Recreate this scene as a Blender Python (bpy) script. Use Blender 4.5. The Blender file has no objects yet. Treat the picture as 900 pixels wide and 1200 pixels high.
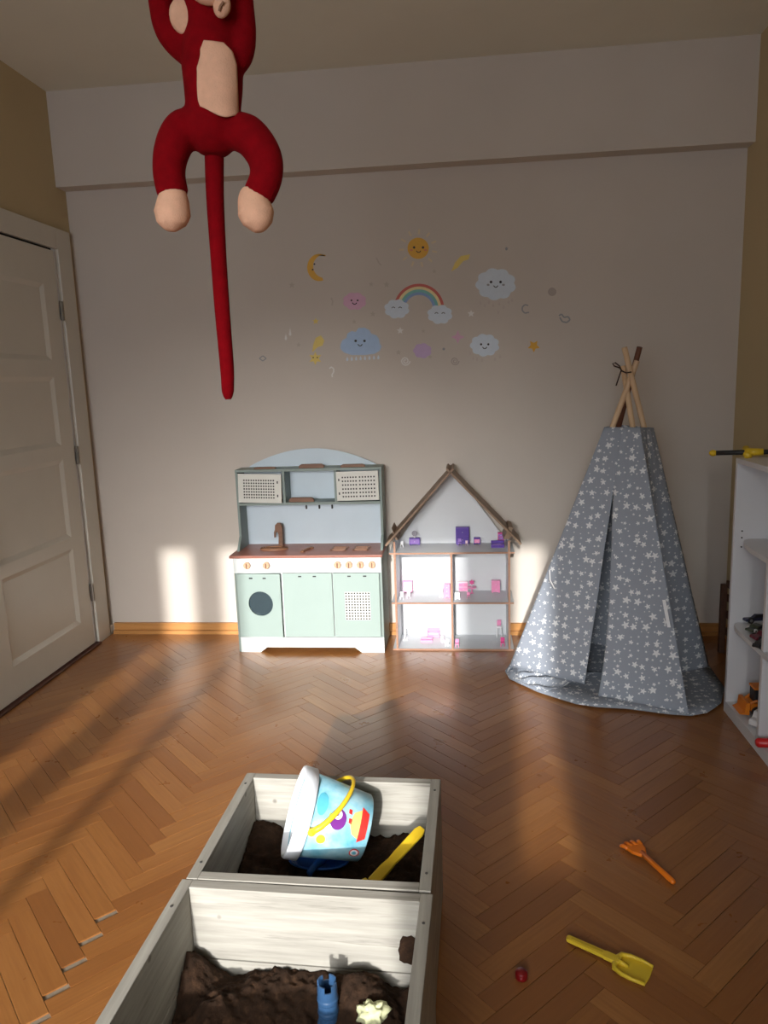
import bpy, math, random
from mathutils import Vector, Matrix, noise, Quaternion
random.seed(7)
S = bpy.context.scene
COL = S.collection
PI = math.pi

# ------------------------------------------------------------------ camera
F_PX, YAW, PITCH, ROLL, CAM_H = 865.83, .1092, .1762, -.0341, 1.3063
XL, XR, YB, YF, HC = -1.9295, 1.2854, 3.687, -1.6, 2.70      # room: left, right, far wall, window wall, ceiling
fwd = Vector((-math.sin(YAW)*math.cos(PITCH), math.cos(YAW)*math.cos(PITCH), -math.sin(PITCH)))
r0 = Vector((math.cos(YAW), math.sin(YAW), 0)); u0 = r0.cross(fwd)
rgt = math.cos(ROLL)*r0 + math.sin(ROLL)*u0
upv = -math.sin(ROLL)*r0 + math.cos(ROLL)*u0
CAM = Vector((0, 0, CAM_H))
cd = bpy.data.cameras.new('camera'); cam = bpy.data.objects.new('camera', cd); COL.objects.link(cam)
cd.sensor_fit = 'VERTICAL'; cd.sensor_height = 36.0; cd.lens = F_PX/1200*36; cd.clip_start = .05
cam.matrix_world = Matrix(((rgt.x, upv.x, -fwd.x, 0), (rgt.y, upv.y, -fwd.y, 0), (rgt.z, upv.z, -fwd.z, CAM_H), (0, 0, 0, 1)))
S.camera = cam
def at(px, py, axis, val):
    d = fwd + rgt*((px-450)/F_PX) - upv*((py-600)/F_PX)
    return CAM + d*((val-CAM[axis])/d[axis])
def atx(px, py, v): return at(px, py, 0, v)
def aty(px, py, v): return at(px, py, 1, v)
def atz(px, py, v): return at(px, py, 2, v)
def proj(P):
    v = Vector(P)-CAM; z = v.dot(fwd)
    return 450+F_PX*v.dot(rgt)/z, 600-F_PX*v.dot(upv)/z, z

# ------------------------------------------------------------------ light
w = bpy.data.worlds.new('sky'); S.world = w; w.use_nodes = True
bgn = w.node_tree.nodes['Background']; bgn.inputs[0].default_value = (.82, .89, 1, 1); bgn.inputs[1].default_value = 5.6
AZ, EL = math.radians(3.0), math.radians(17.5)
sl = bpy.data.lights.new('sun', 'SUN'); sun = bpy.data.objects.new('sun', sl); COL.objects.link(sun)
sl.energy = 4.1; sl.angle = math.radians(1.0); sl.color = (1, .98, .95)
sun.rotation_euler = Vector((math.sin(AZ)*math.cos(EL), math.cos(AZ)*math.cos(EL), -math.sin(EL))).to_track_quat('-Z', 'Y').to_euler()
sun.location = (-.4, -4, 3)
hl = bpy.data.lights.new('sun_haze', 'SUN'); haze = bpy.data.objects.new('sun_haze', hl); COL.objects.link(haze)     # wide bright aureole of a hazy low sun
hl.energy = 4.6; hl.angle = math.radians(26); hl.color = (1, .98, .95); haze.rotation_euler = sun.rotation_euler; haze.location = (-.4, -4, 3.2)
OPEN = [(-1.88, -1.72, .85), (-1.56, -1.42, .85), (-1.36, -.29, .85), (-.04, .115, 1.08)]          # sunlit window openings in the wall behind the camera
WZ0, WZ1 = .85, 2.14
for a, b, z0_ in OPEN:
    pl = bpy.data.lights.new('window_portal', 'AREA'); po = bpy.data.objects.new('window_portal', pl); COL.objects.link(po)
    pl.shape = 'RECTANGLE'; pl.size = b-a; pl.size_y = WZ1-z0_; pl.cycles.is_portal = True
    po.location = ((a+b)/2, YF-.07, (z0_+WZ1)/2); po.rotation_euler = (PI/2, 0, 0)
vs = S.view_settings
vs.view_transform = 'Standard'; vs.look = 'None'; vs.gamma = 1; vs.use_curve_mapping = False; vs.exposure = 0.28
S.cycles.max_bounces = 10; S.cycles.diffuse_bounces = 6; S.cycles.sample_clamp_indirect = 12

# ------------------------------------------------------------------ materials
def lin(c):
    return tuple(((x/255)/12.92 if x/255 <= .04045 else ((x/255+.055)/1.055)**2.4) for x in c)
MATS = {}
class NT:
    def __init__(s, m): s.t = m.node_tree; s.n = s.t.nodes; s.l = s.t.links
    def new(s, typ, **kw):
        n = s.n.new(typ)
        for k, v in kw.items(): setattr(n, k, v)
        return n
    def put(s, sock, v):
        if isinstance(v, bpy.types.NodeSocket): s.l.new(v, sock)
        else: sock.default_value = v
    def m(s, op, a, b=0.0, c=None):
        n = s.new('ShaderNodeMath', operation=op); s.put(n.inputs[0], a); s.put(n.inputs[1], b)
        if c is not None: s.put(n.inputs[2], c)
        return n.outputs[0]
    def mix(s, f, a, b):
        n = s.new('ShaderNodeMix', data_type='RGBA'); s.put(n.inputs[0], f)
        s.put(n.inputs[6], a if isinstance(a, bpy.types.NodeSocket) else (*a, 1)); s.put(n.inputs[7], b if isinstance(b, bpy.types.NodeSocket) else (*b, 1))
        return n.outputs[2]
    def noise(s, vec, scale, detail=3, rough=.5):
        n = s.new('ShaderNodeTexNoise'); s.l.new(vec, n.inputs['Vector']); n.inputs['Scale'].default_value = scale
        n.inputs['Detail'].default_value = detail; n.inputs['Roughness'].default_value = rough; return n.outputs[0]
    def mapping(s, vec, scale=(1, 1, 1), loc=(0, 0, 0), rot=(0, 0, 0)):
        n = s.new('ShaderNodeMapping'); s.l.new(vec, n.inputs[0]); n.inputs['Scale'].default_value = scale
        n.inputs['Location'].default_value = loc; n.inputs['Rotation'].default_value = rot; return n.outputs[0]
    def ramp(s, f, stops):
        n = s.new('ShaderNodeValToRGB'); s.l.new(f, n.inputs[0]); e = n.color_ramp.elements
        while len(e) < len(stops): e.new(.5)
        for q, (p, c) in zip(e, stops): q.position = p; q.color = (*c, 1) if len(c) == 3 else c
        return n.outputs[0]
    def bump(s, h, strength=.2, dist=.002):
        n = s.new('ShaderNodeBump'); s.l.new(h, n.inputs['Height']); n.inputs['Strength'].default_value = strength
        n.inputs['Distance'].default_value = dist; return n.outputs[0]
def newmat(name, rough=.5):
    m = bpy.data.materials.new(name); m.use_nodes = True; t = NT(m); b = t.n['Principled BSDF']
    b.inputs['Roughness'].default_value = rough
    return m, t, b
def plain(name, rgb, rough=.5, var=.07, scale=18, bump=0, bscale=200, spec=.5, metal=0, coat=0, trans=0):
    if name in MATS: return MATS[name]
    m, t, b = newmat(name, rough)
    tc = t.new('ShaderNodeTexCoord').outputs['Object']; c = lin(rgb)
    n = t.noise(tc, scale, 4)
    f = t.ramp(n, [(.3, (0, 0, 0)), (.7, (1, 1, 1))])
    t.l.new(t.mix(f, tuple(x*(1-var) for x in c), tuple(min(1, x*(1+var)) for x in c)), b.inputs['Base Color'])
    b.inputs['Specular IOR Level'].default_value = spec; b.inputs['Metallic'].default_value = metal
    b.inputs['Coat Weight'].default_value = coat; b.inputs['Transmission Weight'].default_value = trans
    if bump: t.l.new(t.bump(t.noise(tc, bscale, 3), bump, .003), b.inputs['Normal'])
    MATS[name] = m; return m
def wood(name, c1, c2, scale=(3, 40, 40), rough=.5, bump=.15, dark=None):
    if name in MATS: return MATS[name]
    m, t, b = newmat(name, rough)
    tc = t.new('ShaderNodeTexCoord').outputs['Object']
    mp = t.mapping(tc, scale)
    n = t.noise(mp, 1.0, 6, .6)
    col = t.mix(t.ramp(n, [(.3, (0, 0, 0)), (.7, (1, 1, 1))]), lin(c1), lin(c2))
    if dark:
        mp2 = t.mapping(tc, tuple(x*.5 for x in scale), (3, 7, 1))
        k = t.ramp(t.noise(mp2, 1.0, 5, .65), [(.60, (0, 0, 0)), (.70, (1, 1, 1))])
        col = t.mix(t.m('MULTIPLY', k, .75), col, lin(dark))
        kn = t.new('ShaderNodeTexVoronoi'); t.l.new(tc, kn.inputs['Vector']); kn.inputs['Scale'].default_value = 9
        kk = t.ramp(kn.outputs['Distance'], [(.04, (1, 1, 1)), (.075, (0, 0, 0))])
        col = t.mix(t.m('MULTIPLY', kk, .7), col, lin(dark))
    t.l.new(col, b.inputs['Base Color'])
    if bump: t.l.new(t.bump(n, bump, .002), b.inputs['Normal'])
    MATS[name] = m; return m
def parquet(name, per_object):
    m, t, b = newmat(name, .33)
    uv = t.new('ShaderNodeUVMap').outputs[0]
    if per_object:
        rnd = t.new('ShaderNodeObjectInfo').outputs['Random']
    else:
        a = t.new('ShaderNodeAttribute'); a.attribute_name = 'rnd'; rnd = a.outputs['Fac']
    add = t.new('ShaderNodeVectorMath', operation='ADD'); t.l.new(uv, add.inputs[0])
    cb = t.new('ShaderNodeCombineXYZ'); t.l.new(t.m('MULTIPLY', rnd, 37.0), cb.inputs[0]); t.l.new(t.m('MULTIPLY', rnd, 53.0), cb.inputs[1]); t.l.new(cb.outputs[0], add.inputs[1])
    v = add.outputs[0]
    tone = t.ramp(rnd, [(0, lin((134, 84, 42))), (.1, lin((142, 90, 46))), (.35, lin((149, 97, 49))), (.6, lin((154, 101, 52))), (.85, lin((159, 106, 56))), (1, lin((166, 114, 62)))])
    g = t.noise(t.mapping(v, (6, 110, 1)), 1.0, 6, .62)
    g2 = t.noise(t.mapping(v, (2.5, 16, 1)), 1.0, 3, .5)
    c = t.mix(t.m('MULTIPLY', t.ramp(g, [(.35, (.0,)*3), (.75, (1,)*3)]), .55), tone, lin((120, 74, 36)))
    c = t.mix(t.m('MULTIPLY', t.ramp(g2, [(.45, (0,)*3), (.7, (1,)*3)]), .35), c, lin((132, 80, 40)))
    t.l.new(c, b.inputs['Base Color'])
    geo = t.new('ShaderNodeNewGeometry').outputs['Position']
    wear = t.noise(geo, 7.0, 4, .6)
    t.l.new(t.m('ADD', t.m('MULTIPLY', wear, .22), .2), b.inputs['Roughness'])
    t.l.new(t.bump(g, .08, .001), b.inputs['Normal'])
    b.inputs['Specular IOR Level'].default_value = .5; b.inputs['Coat Weight'].default_value = .4; b.inputs['Coat Roughness'].default_value = .2
    return m
def starry():
    m, t, b = newmat('starry_cotton', .9)
    uv = t.new('ShaderNodeUVMap').outputs[0]
    def layer(sc, r0_, r1_, off):
        mp = t.mapping(uv, (sc, sc, 1), (off, off*.7, 0))
        vo = t.new('ShaderNodeTexVoronoi', voronoi_dimensions='2D'); t.l.new(mp, vo.inputs['Vector']); vo.inputs['Scale'].default_value = 1; vo.inputs['Randomness'].default_value = .62
        sub = t.new('ShaderNodeVectorMath', operation='SUBTRACT'); t.l.new(mp, sub.inputs[0]); t.l.new(vo.outputs['Position'], sub.inputs[1])
        sx = t.new('ShaderNodeSeparateXYZ'); t.l.new(sub.outputs[0], sx.inputs[0])
        sc_ = t.new('ShaderNodeSeparateXYZ'); t.l.new(vo.outputs['Color'], sc_.inputs[0])
        r = t.m('SQRT', t.m('ADD', t.m('MULTIPLY', sx.outputs[0], sx.outputs[0]), t.m('MULTIPLY', sx.outputs[1], sx.outputs[1])))
        a = t.m('ADD', t.m('ARCTAN2', sx.outputs[1], sx.outputs[0]), t.m('MULTIPLY', sc_.outputs[0], 6.28))
        k = t.m('ABSOLUTE', t.m('SUBTRACT', t.m('FRACT', t.m('MULTIPLY', t.m('ADD', a, 20.0), 5/(2*PI))), .5))   # 0..0.5
        R = t.m('ADD', t.m('MULTIPLY', sc_.outputs[1], r1_-r0_), r0_)
        rm = t.m('MULTIPLY', R, t.m('SUBTRACT', 1.0, t.m('MULTIPLY', t.m('POWER', t.m('MULTIPLY', k, 2.0), .8), .62)))
        return t.m('LESS_THAN', r, rm)
    s = t.m('MAXIMUM', layer(20, .15, .36, 0), layer(34, .10, .2, 5.3))
    weave = t.noise(uv, 900, 2)
    col = t.mix(s, lin((146, 153, 164)), lin((220, 222, 224)))
    t.l.new(col, b.inputs['Base Color']); t.l.new(t.bump(weave, .2, .001), b.inputs['Normal'])
    b.inputs['Specular IOR Level'].default_value = .15
    return m
STAR = starry()
WALL = plain('wall_paint', (203, 194, 184), .85, .025, 2.5, .06, 60, .2)
WALL_TAN = plain('tan_wall_paint', (192, 174, 138), .85, .025, 2.5, .06, 60, .2)
CEIL = plain('ceiling_paint', (226, 224, 210), .9, .02, 3, .05, 60, .2)
DOORW = plain('door_white', (206, 202, 190), .38, .02, 6)
WHITE = plain('white_laminate', (216, 217, 220), .4, .015, 5)
BASEW = wood('baseboard_wood', (176, 122, 66), (196, 142, 82), (3, 60, 60), .4)
SUBF = plain('joint_filler', (128, 114, 96), .95, .2, 60)

# ------------------------------------------------------------------ mesh helpers
WLOC = {}
class MB:
    def __init__(s): s.v = []; s.f = []; s.uv = None
    def add(s, vs_, fs):
        o = len(s.v); s.v += [Vector(x) for x in vs_]; s.f += [tuple(i+o for i in f) for f in fs]; return s
    def box(s, a, b, M=None):
        x0, y0, z0 = a; x1, y1, z1 = b
        vv = [Vector(p) for p in ((x0, y0, z0), (x1, y0, z0), (x1, y1, z0), (x0, y1, z0), (x0, y0, z1), (x1, y0, z1), (x1, y1, z1), (x0, y1, z1))]
        if M is not None: vv = [M @ p for p in vv]
        return s.add(vv, [(0, 3, 2, 1), (4, 5, 6, 7), (0, 1, 5, 4), (1, 2, 6, 5), (2, 3, 7, 6), (3, 0, 4, 7)])
    def prism(s, pts, d):                       # closed polygon of 3D points extruded by vector d
        n = len(pts); d = Vector(d); P = [Vector(p) for p in pts]
        return s.add(P+[p+d for p in P], [tuple(range(n))[::-1], tuple(range(n, 2*n))]+[(i, (i+1) % n, n+(i+1) % n, n+i) for i in range(n)])
    def tube(s, path, rad, seg=10, cap=True, flat=None):
        P = [Vector(p) for p in path]; n = len(P)
        R = rad if hasattr(rad, '__len__') else [rad]*n
        T = [(P[min(i+1, n-1)]-P[max(i-1, 0)]).normalized() for i in range(n)]
        ref = Vector((0, 0, 1)) if abs(T[0].z) < .9 else Vector((1, 0, 0))
        N = (ref-T[0]*ref.dot(T[0])).normalized(); vv = []
        for i in range(n):
            N = (N-T[i]*N.dot(T[i])).normalized(); B = T[i].cross(N)
            fl = 1 if flat is None else flat
            for k in range(seg):
                a = 2*PI*k/seg; vv.append(P[i]+N*(math.cos(a)*R[i])+B*(math.sin(a)*R[i]*fl))
        ff = [(i*seg+k, i*seg+(k+1) % seg, (i+1)*seg+(k+1) % seg, (i+1)*seg+k) for i in range(n-1) for k in range(seg)]
        if cap: ff += [tuple(range(seg))[::-1], tuple(range((n-1)*seg, n*seg))]
        return s.add(vv, ff)
    def lathe(s, prof, c=(0, 0, 0), seg=24, M=None, cap=True):    # prof: (r, z)
        c = Vector(c); vv = []
        for r, z in prof:
            for k in range(seg):
                a = 2*PI*k/seg; p = Vector((r*math.cos(a), r*math.sin(a), z)); vv.append((M @ p if M is not None else p)+c)
        n = len(prof)
        ff = [(i*seg+k, i*seg+(k+1) % seg, (i+1)*seg+(k+1) % seg, (i+1)*seg+k) for i in range(n-1) for k in range(seg)]
        if cap: ff += [tuple(range(seg))[::-1], tuple(range((n-1)*seg, n*seg))]
        return s.add(vv, ff)
    def ball(s, c, r, seg=14, rings=9, M=None):
        r = Vector(r) if hasattr(r, '__len__') else Vector((r, r, r)); c = Vector(c); vv = []
        for i in range(1, rings):
            th = PI*i/rings
            for k in range(seg):
                a = 2*PI*k/seg; p = Vector((r.x*math.sin(th)*math.cos(a), r.y*math.sin(th)*math.sin(a), -r.z*math.cos(th)))
                vv.append((M @ p if M is not None else p)+c)
        b_ = Vector((0, 0, -r.z)); t_ = Vector((0, 0, r.z))
        if M is not None: b_ = M @ b_; t_ = M @ t_
        nb = len(vv); vv += [b_+c, t_+c]
        ff = [(i*seg+k, i*seg+(k+1) % seg, (i+1)*seg+(k+1) % seg, (i+1)*seg+k) for i in range(rings-2) for k in range(seg)]
        ff += [(nb, (k+1) % seg, k) for k in range(seg)]+[(nb+1, (rings-2)*seg+k, (rings-2)*seg+(k+1) % seg) for k in range(seg)]
        return s.add(vv, ff)
    def grid(s, fn, nu, nv, uvfn=None):
        o = len(s.v); s.v += [Vector(fn(i/nu, j/nv)) for j in range(nv+1) for i in range(nu+1)]
        s.f += [(o+j*(nu+1)+i, o+j*(nu+1)+i+1, o+(j+1)*(nu+1)+i+1, o+(j+1)*(nu+1)+i) for j in range(nv) for i in range(nu)]
        if uvfn: s.uv = (s.uv or [])+[uvfn(i/nu, j/nv) for j in range(nv+1) for i in range(nu+1)]
        return s
    def build(s, name, mat, parent=None, smooth=False, bevel=0, solid=0, subd=0, origin=None):
        xs = [(min(p[i] for p in s.v), max(p[i] for p in s.v)) for i in range(3)]
        c = Vector(origin) if origin is not None else Vector(((xs[0][0]+xs[0][1])/2, (xs[1][0]+xs[1][1])/2, xs[2][0]))
        me = bpy.data.meshes.new(name); me.from_pydata([p-c for p in s.v], [], s.f)
        if s.uv:
            ul = me.uv_layers.new(name='UVMap')
            for lp in me.loops: ul.data[lp.index].uv = s.uv[lp.vertex_index]
        me.materials.append(mat)
        if smooth: me.shade_smooth()
        me.update()
        o = bpy.data.objects.new(name, me); COL.objects.link(o); WLOC[o.name] = c
        if parent is not None: o.parent = parent; o.location = c-WLOC[parent.name]
        else: o.location = c
        if bevel:
            b = o.modifiers.new('bevel', 'BEVEL'); b.width = bevel; b.segments = 2; b.limit_method = 'ANGLE'
        if solid:
            b = o.modifiers.new('solidify', 'SOLIDIFY'); b.thickness = solid; b.offset = 0
        if subd:
            b = o.modifiers.new('subd', 'SUBSURF'); b.levels = subd; b.render_levels = subd
        return o
def tag(o, label=None, cat=None, group=None, kind=None):
    if label: o['label'] = label
    if cat: o['category'] = cat
    if group: o['group'] = group
    if kind: o['kind'] = kind
    return o
def thing(name, loc, label, cat, group=None):
    o = bpy.data.objects.new(name, None); o.empty_display_size = .05; COL.objects.link(o); o.location = loc; WLOC[o.name] = Vector(loc)
    return tag(o, label, cat, group)
def box(name, a, b, mat, parent=None, bevel=0, M=None):
    return MB().box(a, b, M).build(name, mat, parent, bevel=bevel)
def rz(a): return Matrix.Rotation(a, 4, 'Z')
def frame(o, x, y, z):                                        # 4x4 from origin and axes
    x, y, z = Vector(x), Vector(y), Vector(z)
    return Matrix(((x.x, y.x, z.x, o[0]), (x.y, y.y, z.y, o[1]), (x.z, y.z, z.z, o[2]), (0, 0, 0, 1)))

# ------------------------------------------------------------------ room shell
T = .12
tag(box('wall_back', (XL-T, YB, -.05), (XR+T, YB+T, HC+T), WALL), kind='structure')
tag(box('wall_left', (XL-T, YF-T, -.05), (XL, YB+T, HC+T), WALL_TAN), kind='structure')
tag(box('wall_right', (XR, YF-T, -.05), (XR+T, YB+T, HC+T), WALL_TAN), kind='structure')
tag(box('ceiling', (XL-T, YF-T, HC), (XR+T, YB+T, HC+T), CEIL), kind='structure')
YBEAM, ZBEAM = YB-.0894, 2.274
tag(box('trim_1', (XL, YBEAM, ZBEAM), (XR, YB, HC), WALL), 'shallow plastered beam under the ceiling', kind='structure')
wf = MB(); wt = .06
wf.box((XL, YF-wt, -.05), (XR, YF, WZ0)).box((XL, YF-wt, WZ1), (XR, YF, HC))
xs = [XL]+[q for ab in OPEN for q in ab[:2]]+[XR]
for i in range(0, len(xs), 2): wf.box((xs[i], YF-wt, WZ0), (xs[i+1], YF, WZ1))
tag(wf.build('wall_front', WALL), kind='structure')
for a, b, z0_ in OPEN:
    if z0_ > WZ0: bpy.data.objects['wall_front'].data; box('streak_blocker', (a, YF-wt, WZ0), (b, YF, z0_), WALL, bpy.data.objects['wall_front'])  # unseen block added under the opening to cut the sun streak short
for i, (a, b, z0_) in enumerate(OPEN):
    e = bpy.data.objects.new('window_%d' % (i+1), None); COL.objects.link(e); e.location = ((a+b)/2, YF, WZ0); WLOC[e.name] = Vector(e.location); e['kind'] = 'structure'
    m = MB(); q = .012
    m.box((a-.02, YF, z0_-.05), (a, YF+q, WZ1+.05)).box((b, YF, z0_-.05), (b+.02, YF+q, WZ1+.05)).box((a, YF, WZ1), (b, YF+q, WZ1+.05))
    m.build('window_frame', DOORW, e)
    box('window_sill', (a-.02, YF, z0_-.05), (b+.02, YF+.04, z0_-.02), DOORW, e)
def board(name, side, a, b):
    o = MB()
    o.box(a, b)
    r = o.build(name, BASEW); tag(r, kind='structure'); return r
bb = board('baseboard_back', 'back', (XL+.03, YB-.016, 0), (XR, YB, .058))
MB().box((XL+.03, YB-.03, 0), (XR-.001, YB-.016, .02)).build('quarter_round', BASEW, bb)
br = board('baseboard_right', 'right', (XR-.016, YF, 0), (XR, YB-.016, .058))
box('wall_pipe_cover', (XL, 3.648, 0), (XL+.02, YB, .05), DOORW, bpy.data.objects['wall_left'])

# ------------------------------------------------------------------ floor: herringbone parquet
fl = tag(box('floor', (XL, YF, -.05), (XR, YB, -.0042), SUBF), kind='structure')
PW, PL = .0553, .3318
FLM_O, FLM_S = parquet('oak_plank', True), parquet('oak_plank_field', False)
q2 = math.sqrt(2)
xoff = -1.16-(PL-PW)/q2; yoff = .02
def clip(poly):
    for ax, val, sg in ((0, XL, 1), (0, XR, -1), (1, YF, 1), (1, YB, -1)):
        out = []
        for i in range(len(poly)):
            A, B = poly[i-1], poly[i]; da, db = sg*(A[ax]-val), sg*(B[ax]-val)
            if (da < 0) != (db < 0):
                t_ = da/(da-db); out.append(tuple(A[k]+(B[k]-A[k])*t_ for k in range(len(A))))
            if db >= 0: out.append(B)
        poly = out
        if not poly: return poly
    return poly
planks = []
for k in range(-110, 110):
    for mm in range(-14, 15):
        for d in (0, 1):
            if d == 0: cu, cv, ang = k*PW+PL/2, k*PW+PW/2, PI/4
            else: cu, cv, ang = k*PW+PL+PW/2, (k+1)*PW-PL/2, 3*PI/4
            cu += mm*PL; cv -= mm*PL
            x, y = (cu-cv)/q2+xoff, (cu+cv)/q2+yoff
            if XL-.2 < x < XR+.2 and YF-.2 < y < YB+.2: planks.append((x, y, ang))
GAP = .0009
def hidden(x, y):
    px, py, z = proj((x, y, 0))
    if z < .2 or not (-25 < px < 925 and -25 < py < 1225): return True
    if -1.12 < x < -.39 and y > 3.42 or -.35 < x < .21 and y > 3.45: return True
    if x > 1.0 and y < 2.85: return True
    if .2 < x < 1.1 and y > 3.2-.55*(x-.2): return True
    if 905 < py and px < 518 and px > 290-.611*(py-905)+6: return True
    return False
def corners(x, y, ang, l, w_):
    c, s_ = math.cos(ang), math.sin(ang)
    return [(x+c*a*l/2-s_*b*w_/2, y+s_*a*l/2+c*b*w_/2, (a+1)*l/2, (b+1)*w_/2) for a, b in ((-1, -1), (1, -1), (1, 1), (-1, 1))]
cand = []
for i, (x, y, ang) in enumerate(planks):
    inside = all(XL+.002 < p[0] < XR-.002 and YF+.002 < p[1] < YB-.02 for p in corners(x, y, ang, PL, PW))
    if inside and not hidden(x, y): cand.append((proj((x, y, 0))[2], i))
cand.sort(); single = {i for _, i in cand[:300]}
def plank_mesh(l, w_):
    bv = .0002; h = .0040
    vv = []
    for (zz, sh) in ((-h, 0), (-bv, 0), (0, bv)):
        for a, b in ((-1, -1), (1, -1), (1, 1), (-1, 1)): vv.append((a*(l/2-sh), b*(w_/2-sh), zz))
    ff = [(8, 9, 10, 11)]
    for lv in (0, 4):
        for k in range(4): ff.append((lv+k, lv+(k+1) % 4, lv+4+(k+1) % 4, lv+4+k))
    me = bpy.data.meshes.new('plank'); me.from_pydata(vv, [], ff); ul = me.uv_layers.new(name='UVMap')
    for lp in me.loops:
        v_ = me.vertices[lp.vertex_index].co; ul.data[lp.index].uv = (v_.x+l/2, v_.y+w_/2)
    me.materials.append(FLM_O); return me
pm = plank_mesh(PL-GAP, PW-GAP); pm_short = plank_mesh(PL-.016, PW-GAP*1.6); pm_thin = plank_mesh(PL-GAP*1.5, PW-GAP*2.2)
fv, ff_, fuv, frn = [], [], [], []
for i, (x, y, ang) in enumerate(planks):
    if i in single:
        sh = 1.27 < y < 1.72 and -1.12 < x < -.95 and ang > 2
        me = pm_short if sh else (pm_thin if random.random() < .3 else pm)
        o = bpy.data.objects.new('plank', me); COL.objects.link(o); o.parent = fl
        dx = -.007 if sh else 0
        o.location = Vector((x+dx, y-dx, random.uniform(-.00015, 0)))-WLOC['floor']; o.rotation_euler = (random.uniform(-.001, .001), random.uniform(-.001, .001), ang+random.uniform(-.0012, .0012))
    else:
        poly = clip(corners(x, y, ang, PL-GAP, PW-GAP))
        if len(poly) < 3: continue
        n = len(poly); o_ = len(fv); rr = random.random(); zt = random.uniform(-.00015, 0)
        fv += [Vector((p[0], p[1], zt)) for p in poly]+[Vector((p[0], p[1], -.0040)) for p in poly]
        fuv += [(p[2]+rr*37, p[3]+rr*53) for p in poly]*2; frn += [rr]*(2*n)
        ff_.append(tuple(range(o_, o_+n)))
        ff_ += [(o_+(k+1) % n, o_+k, o_+n+k, o_+n+(k+1) % n) for k in range(n)]
me = bpy.data.meshes.new('plank_field'); me.from_pydata([v-WLOC['floor'] for v in fv], [], ff_)
ul = me.uv_layers.new(name='UVMap')
for lp in me.loops: ul.data[lp.index].uv = fuv[lp.vertex_index]
at_ = me.attributes.new('rnd', 'FLOAT', 'POINT')
for i, r_ in enumerate(frn): at_.data[i].value = r_
me.materials.append(FLM_S)
o = bpy.data.objects.new('plank_field', me); COL.objects.link(o); o.parent = fl; o['kind'] = 'stuff'

# ------------------------------------------------------------------ door in the left wall
METAL = plain('hinge_steel', (150, 150, 148), .3, .05, 30, metal=.9)
THR = plain('threshold_wood', (78, 42, 28), .5, .15, 20)
d1 = bpy.data.objects.new('door_1', None); COL.objects.link(d1); d1.location = (XL, 3.07, 0); WLOC['door_1'] = Vector(d1.location); d1['kind'] = 'structure'
xc = XL+.022                                   # casing face
YJ0, YJ1, YD1, YD0 = 3.515, 3.64, 3.478, 2.66    # jamb casing, leaf
ZT = 1.962
m = MB().box((XL, YJ0, 0), (xc, YJ1, 2.072)).box((XL, 2.50, 0), (xc, YD0-.04, 2.072)).box((XL, YD0-.04, ZT+.012), (xc, YJ0, 2.072))
m.build('casing', DOORW, d1, bevel=.003)
box('jamb', (XL-.001, YD1+.006, .0), (XL+.006, YJ0, ZT+.012), WHITE, d1)
box('door_gap', (XL-.001, YD0, ZT), (XL+.002, YD1+.006, ZT+.012), plain('gap_dark', (24, 20, 16), .9), d1)
box('threshold', (XL, YD0-.03, 0), (XL+.035, YJ0, .012), THR, d1, bevel=.003)
xd = XL+.016
zp = [(.16, .545), (.60, .985), (1.05, 1.375), (1.45, 1.80)]
YP0, YP1 = YD0+.13, 3.365
zz = [.018]+[z for ab in zp for z in ab]+[ZT]
lf = MB()
lf.box((XL, YP1, .018), (xd, YD1, ZT)).box((XL, YD0, .018), (xd, YP0, ZT))
for i in range(0, len(zz), 2): lf.box((XL, YP0, zz[i]), (xd, YP1, zz[i+1]))
leaf = lf.build('door_leaf', DOORW, d1)
def tilted_frame(y0, y1, z0, z1, xa, xb, wid):           # moulding ring sloping from xa (outer) to xb (inner)
    m = MB(); O = [(y0, z0), (y1, z0), (y1, z1), (y0, z1)]; I = [(y0+wid, z0+wid), (y1-wid, z0+wid), (y1-wid, z1-wid), (y0+wid, z1-wid)]
    vv = [(xa, *p) for p in O]+[(xb, *p) for p in I]
    return m.add(vv, [(k, (k+1) % 4, 4+(k+1) % 4, 4+k) for k in range(4)])
for a, b in zp:
    pn = box('door_panel', (XL, YP0+.0, a), (xd-.011, YP1, b), DOORW, leaf)
    tilted_frame(YP0, YP1, a, b, xd, xd-.011, .022).build('panel_moulding', DOORW, leaf)
for px, py in ((70, 365), (88, 533), (105, 693)):
    z = atx(px, py, XL).z
    h = MB().tube([(xd+.006, YD1+.012, z-.045), (xd+.006, YD1+.012, z+.045)], .0075, 10)
    h.tube([(xd+.006, YD1+.012, z-.014), (xd+.006, YD1+.012, z-.011)], .0085, 10).tube([(xd+.006, YD1+.012, z+.011), (xd+.006, YD1+.012, z+.014)], .0085, 10)
    h.box((xd-.002, YD1+.012, z-.04), (xd+.003, YD1+.03, z+.04)).build('hinge', METAL, d1)
ds = atz(127, 741, 0)
m = MB().lathe([(.012, 0), (.012, .02), (.009, .024), (.009, .03), (.013, .034), (.013, .045), (.006, .05)], (ds.x+.012, ds.y-.035, 0), 14)
tag(m.build('door_stop', plain('grey_rubber', (96, 92, 86), .6), smooth=False), 'small grey rubber door stop in the corner beside the door casing', 'door stop')

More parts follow.
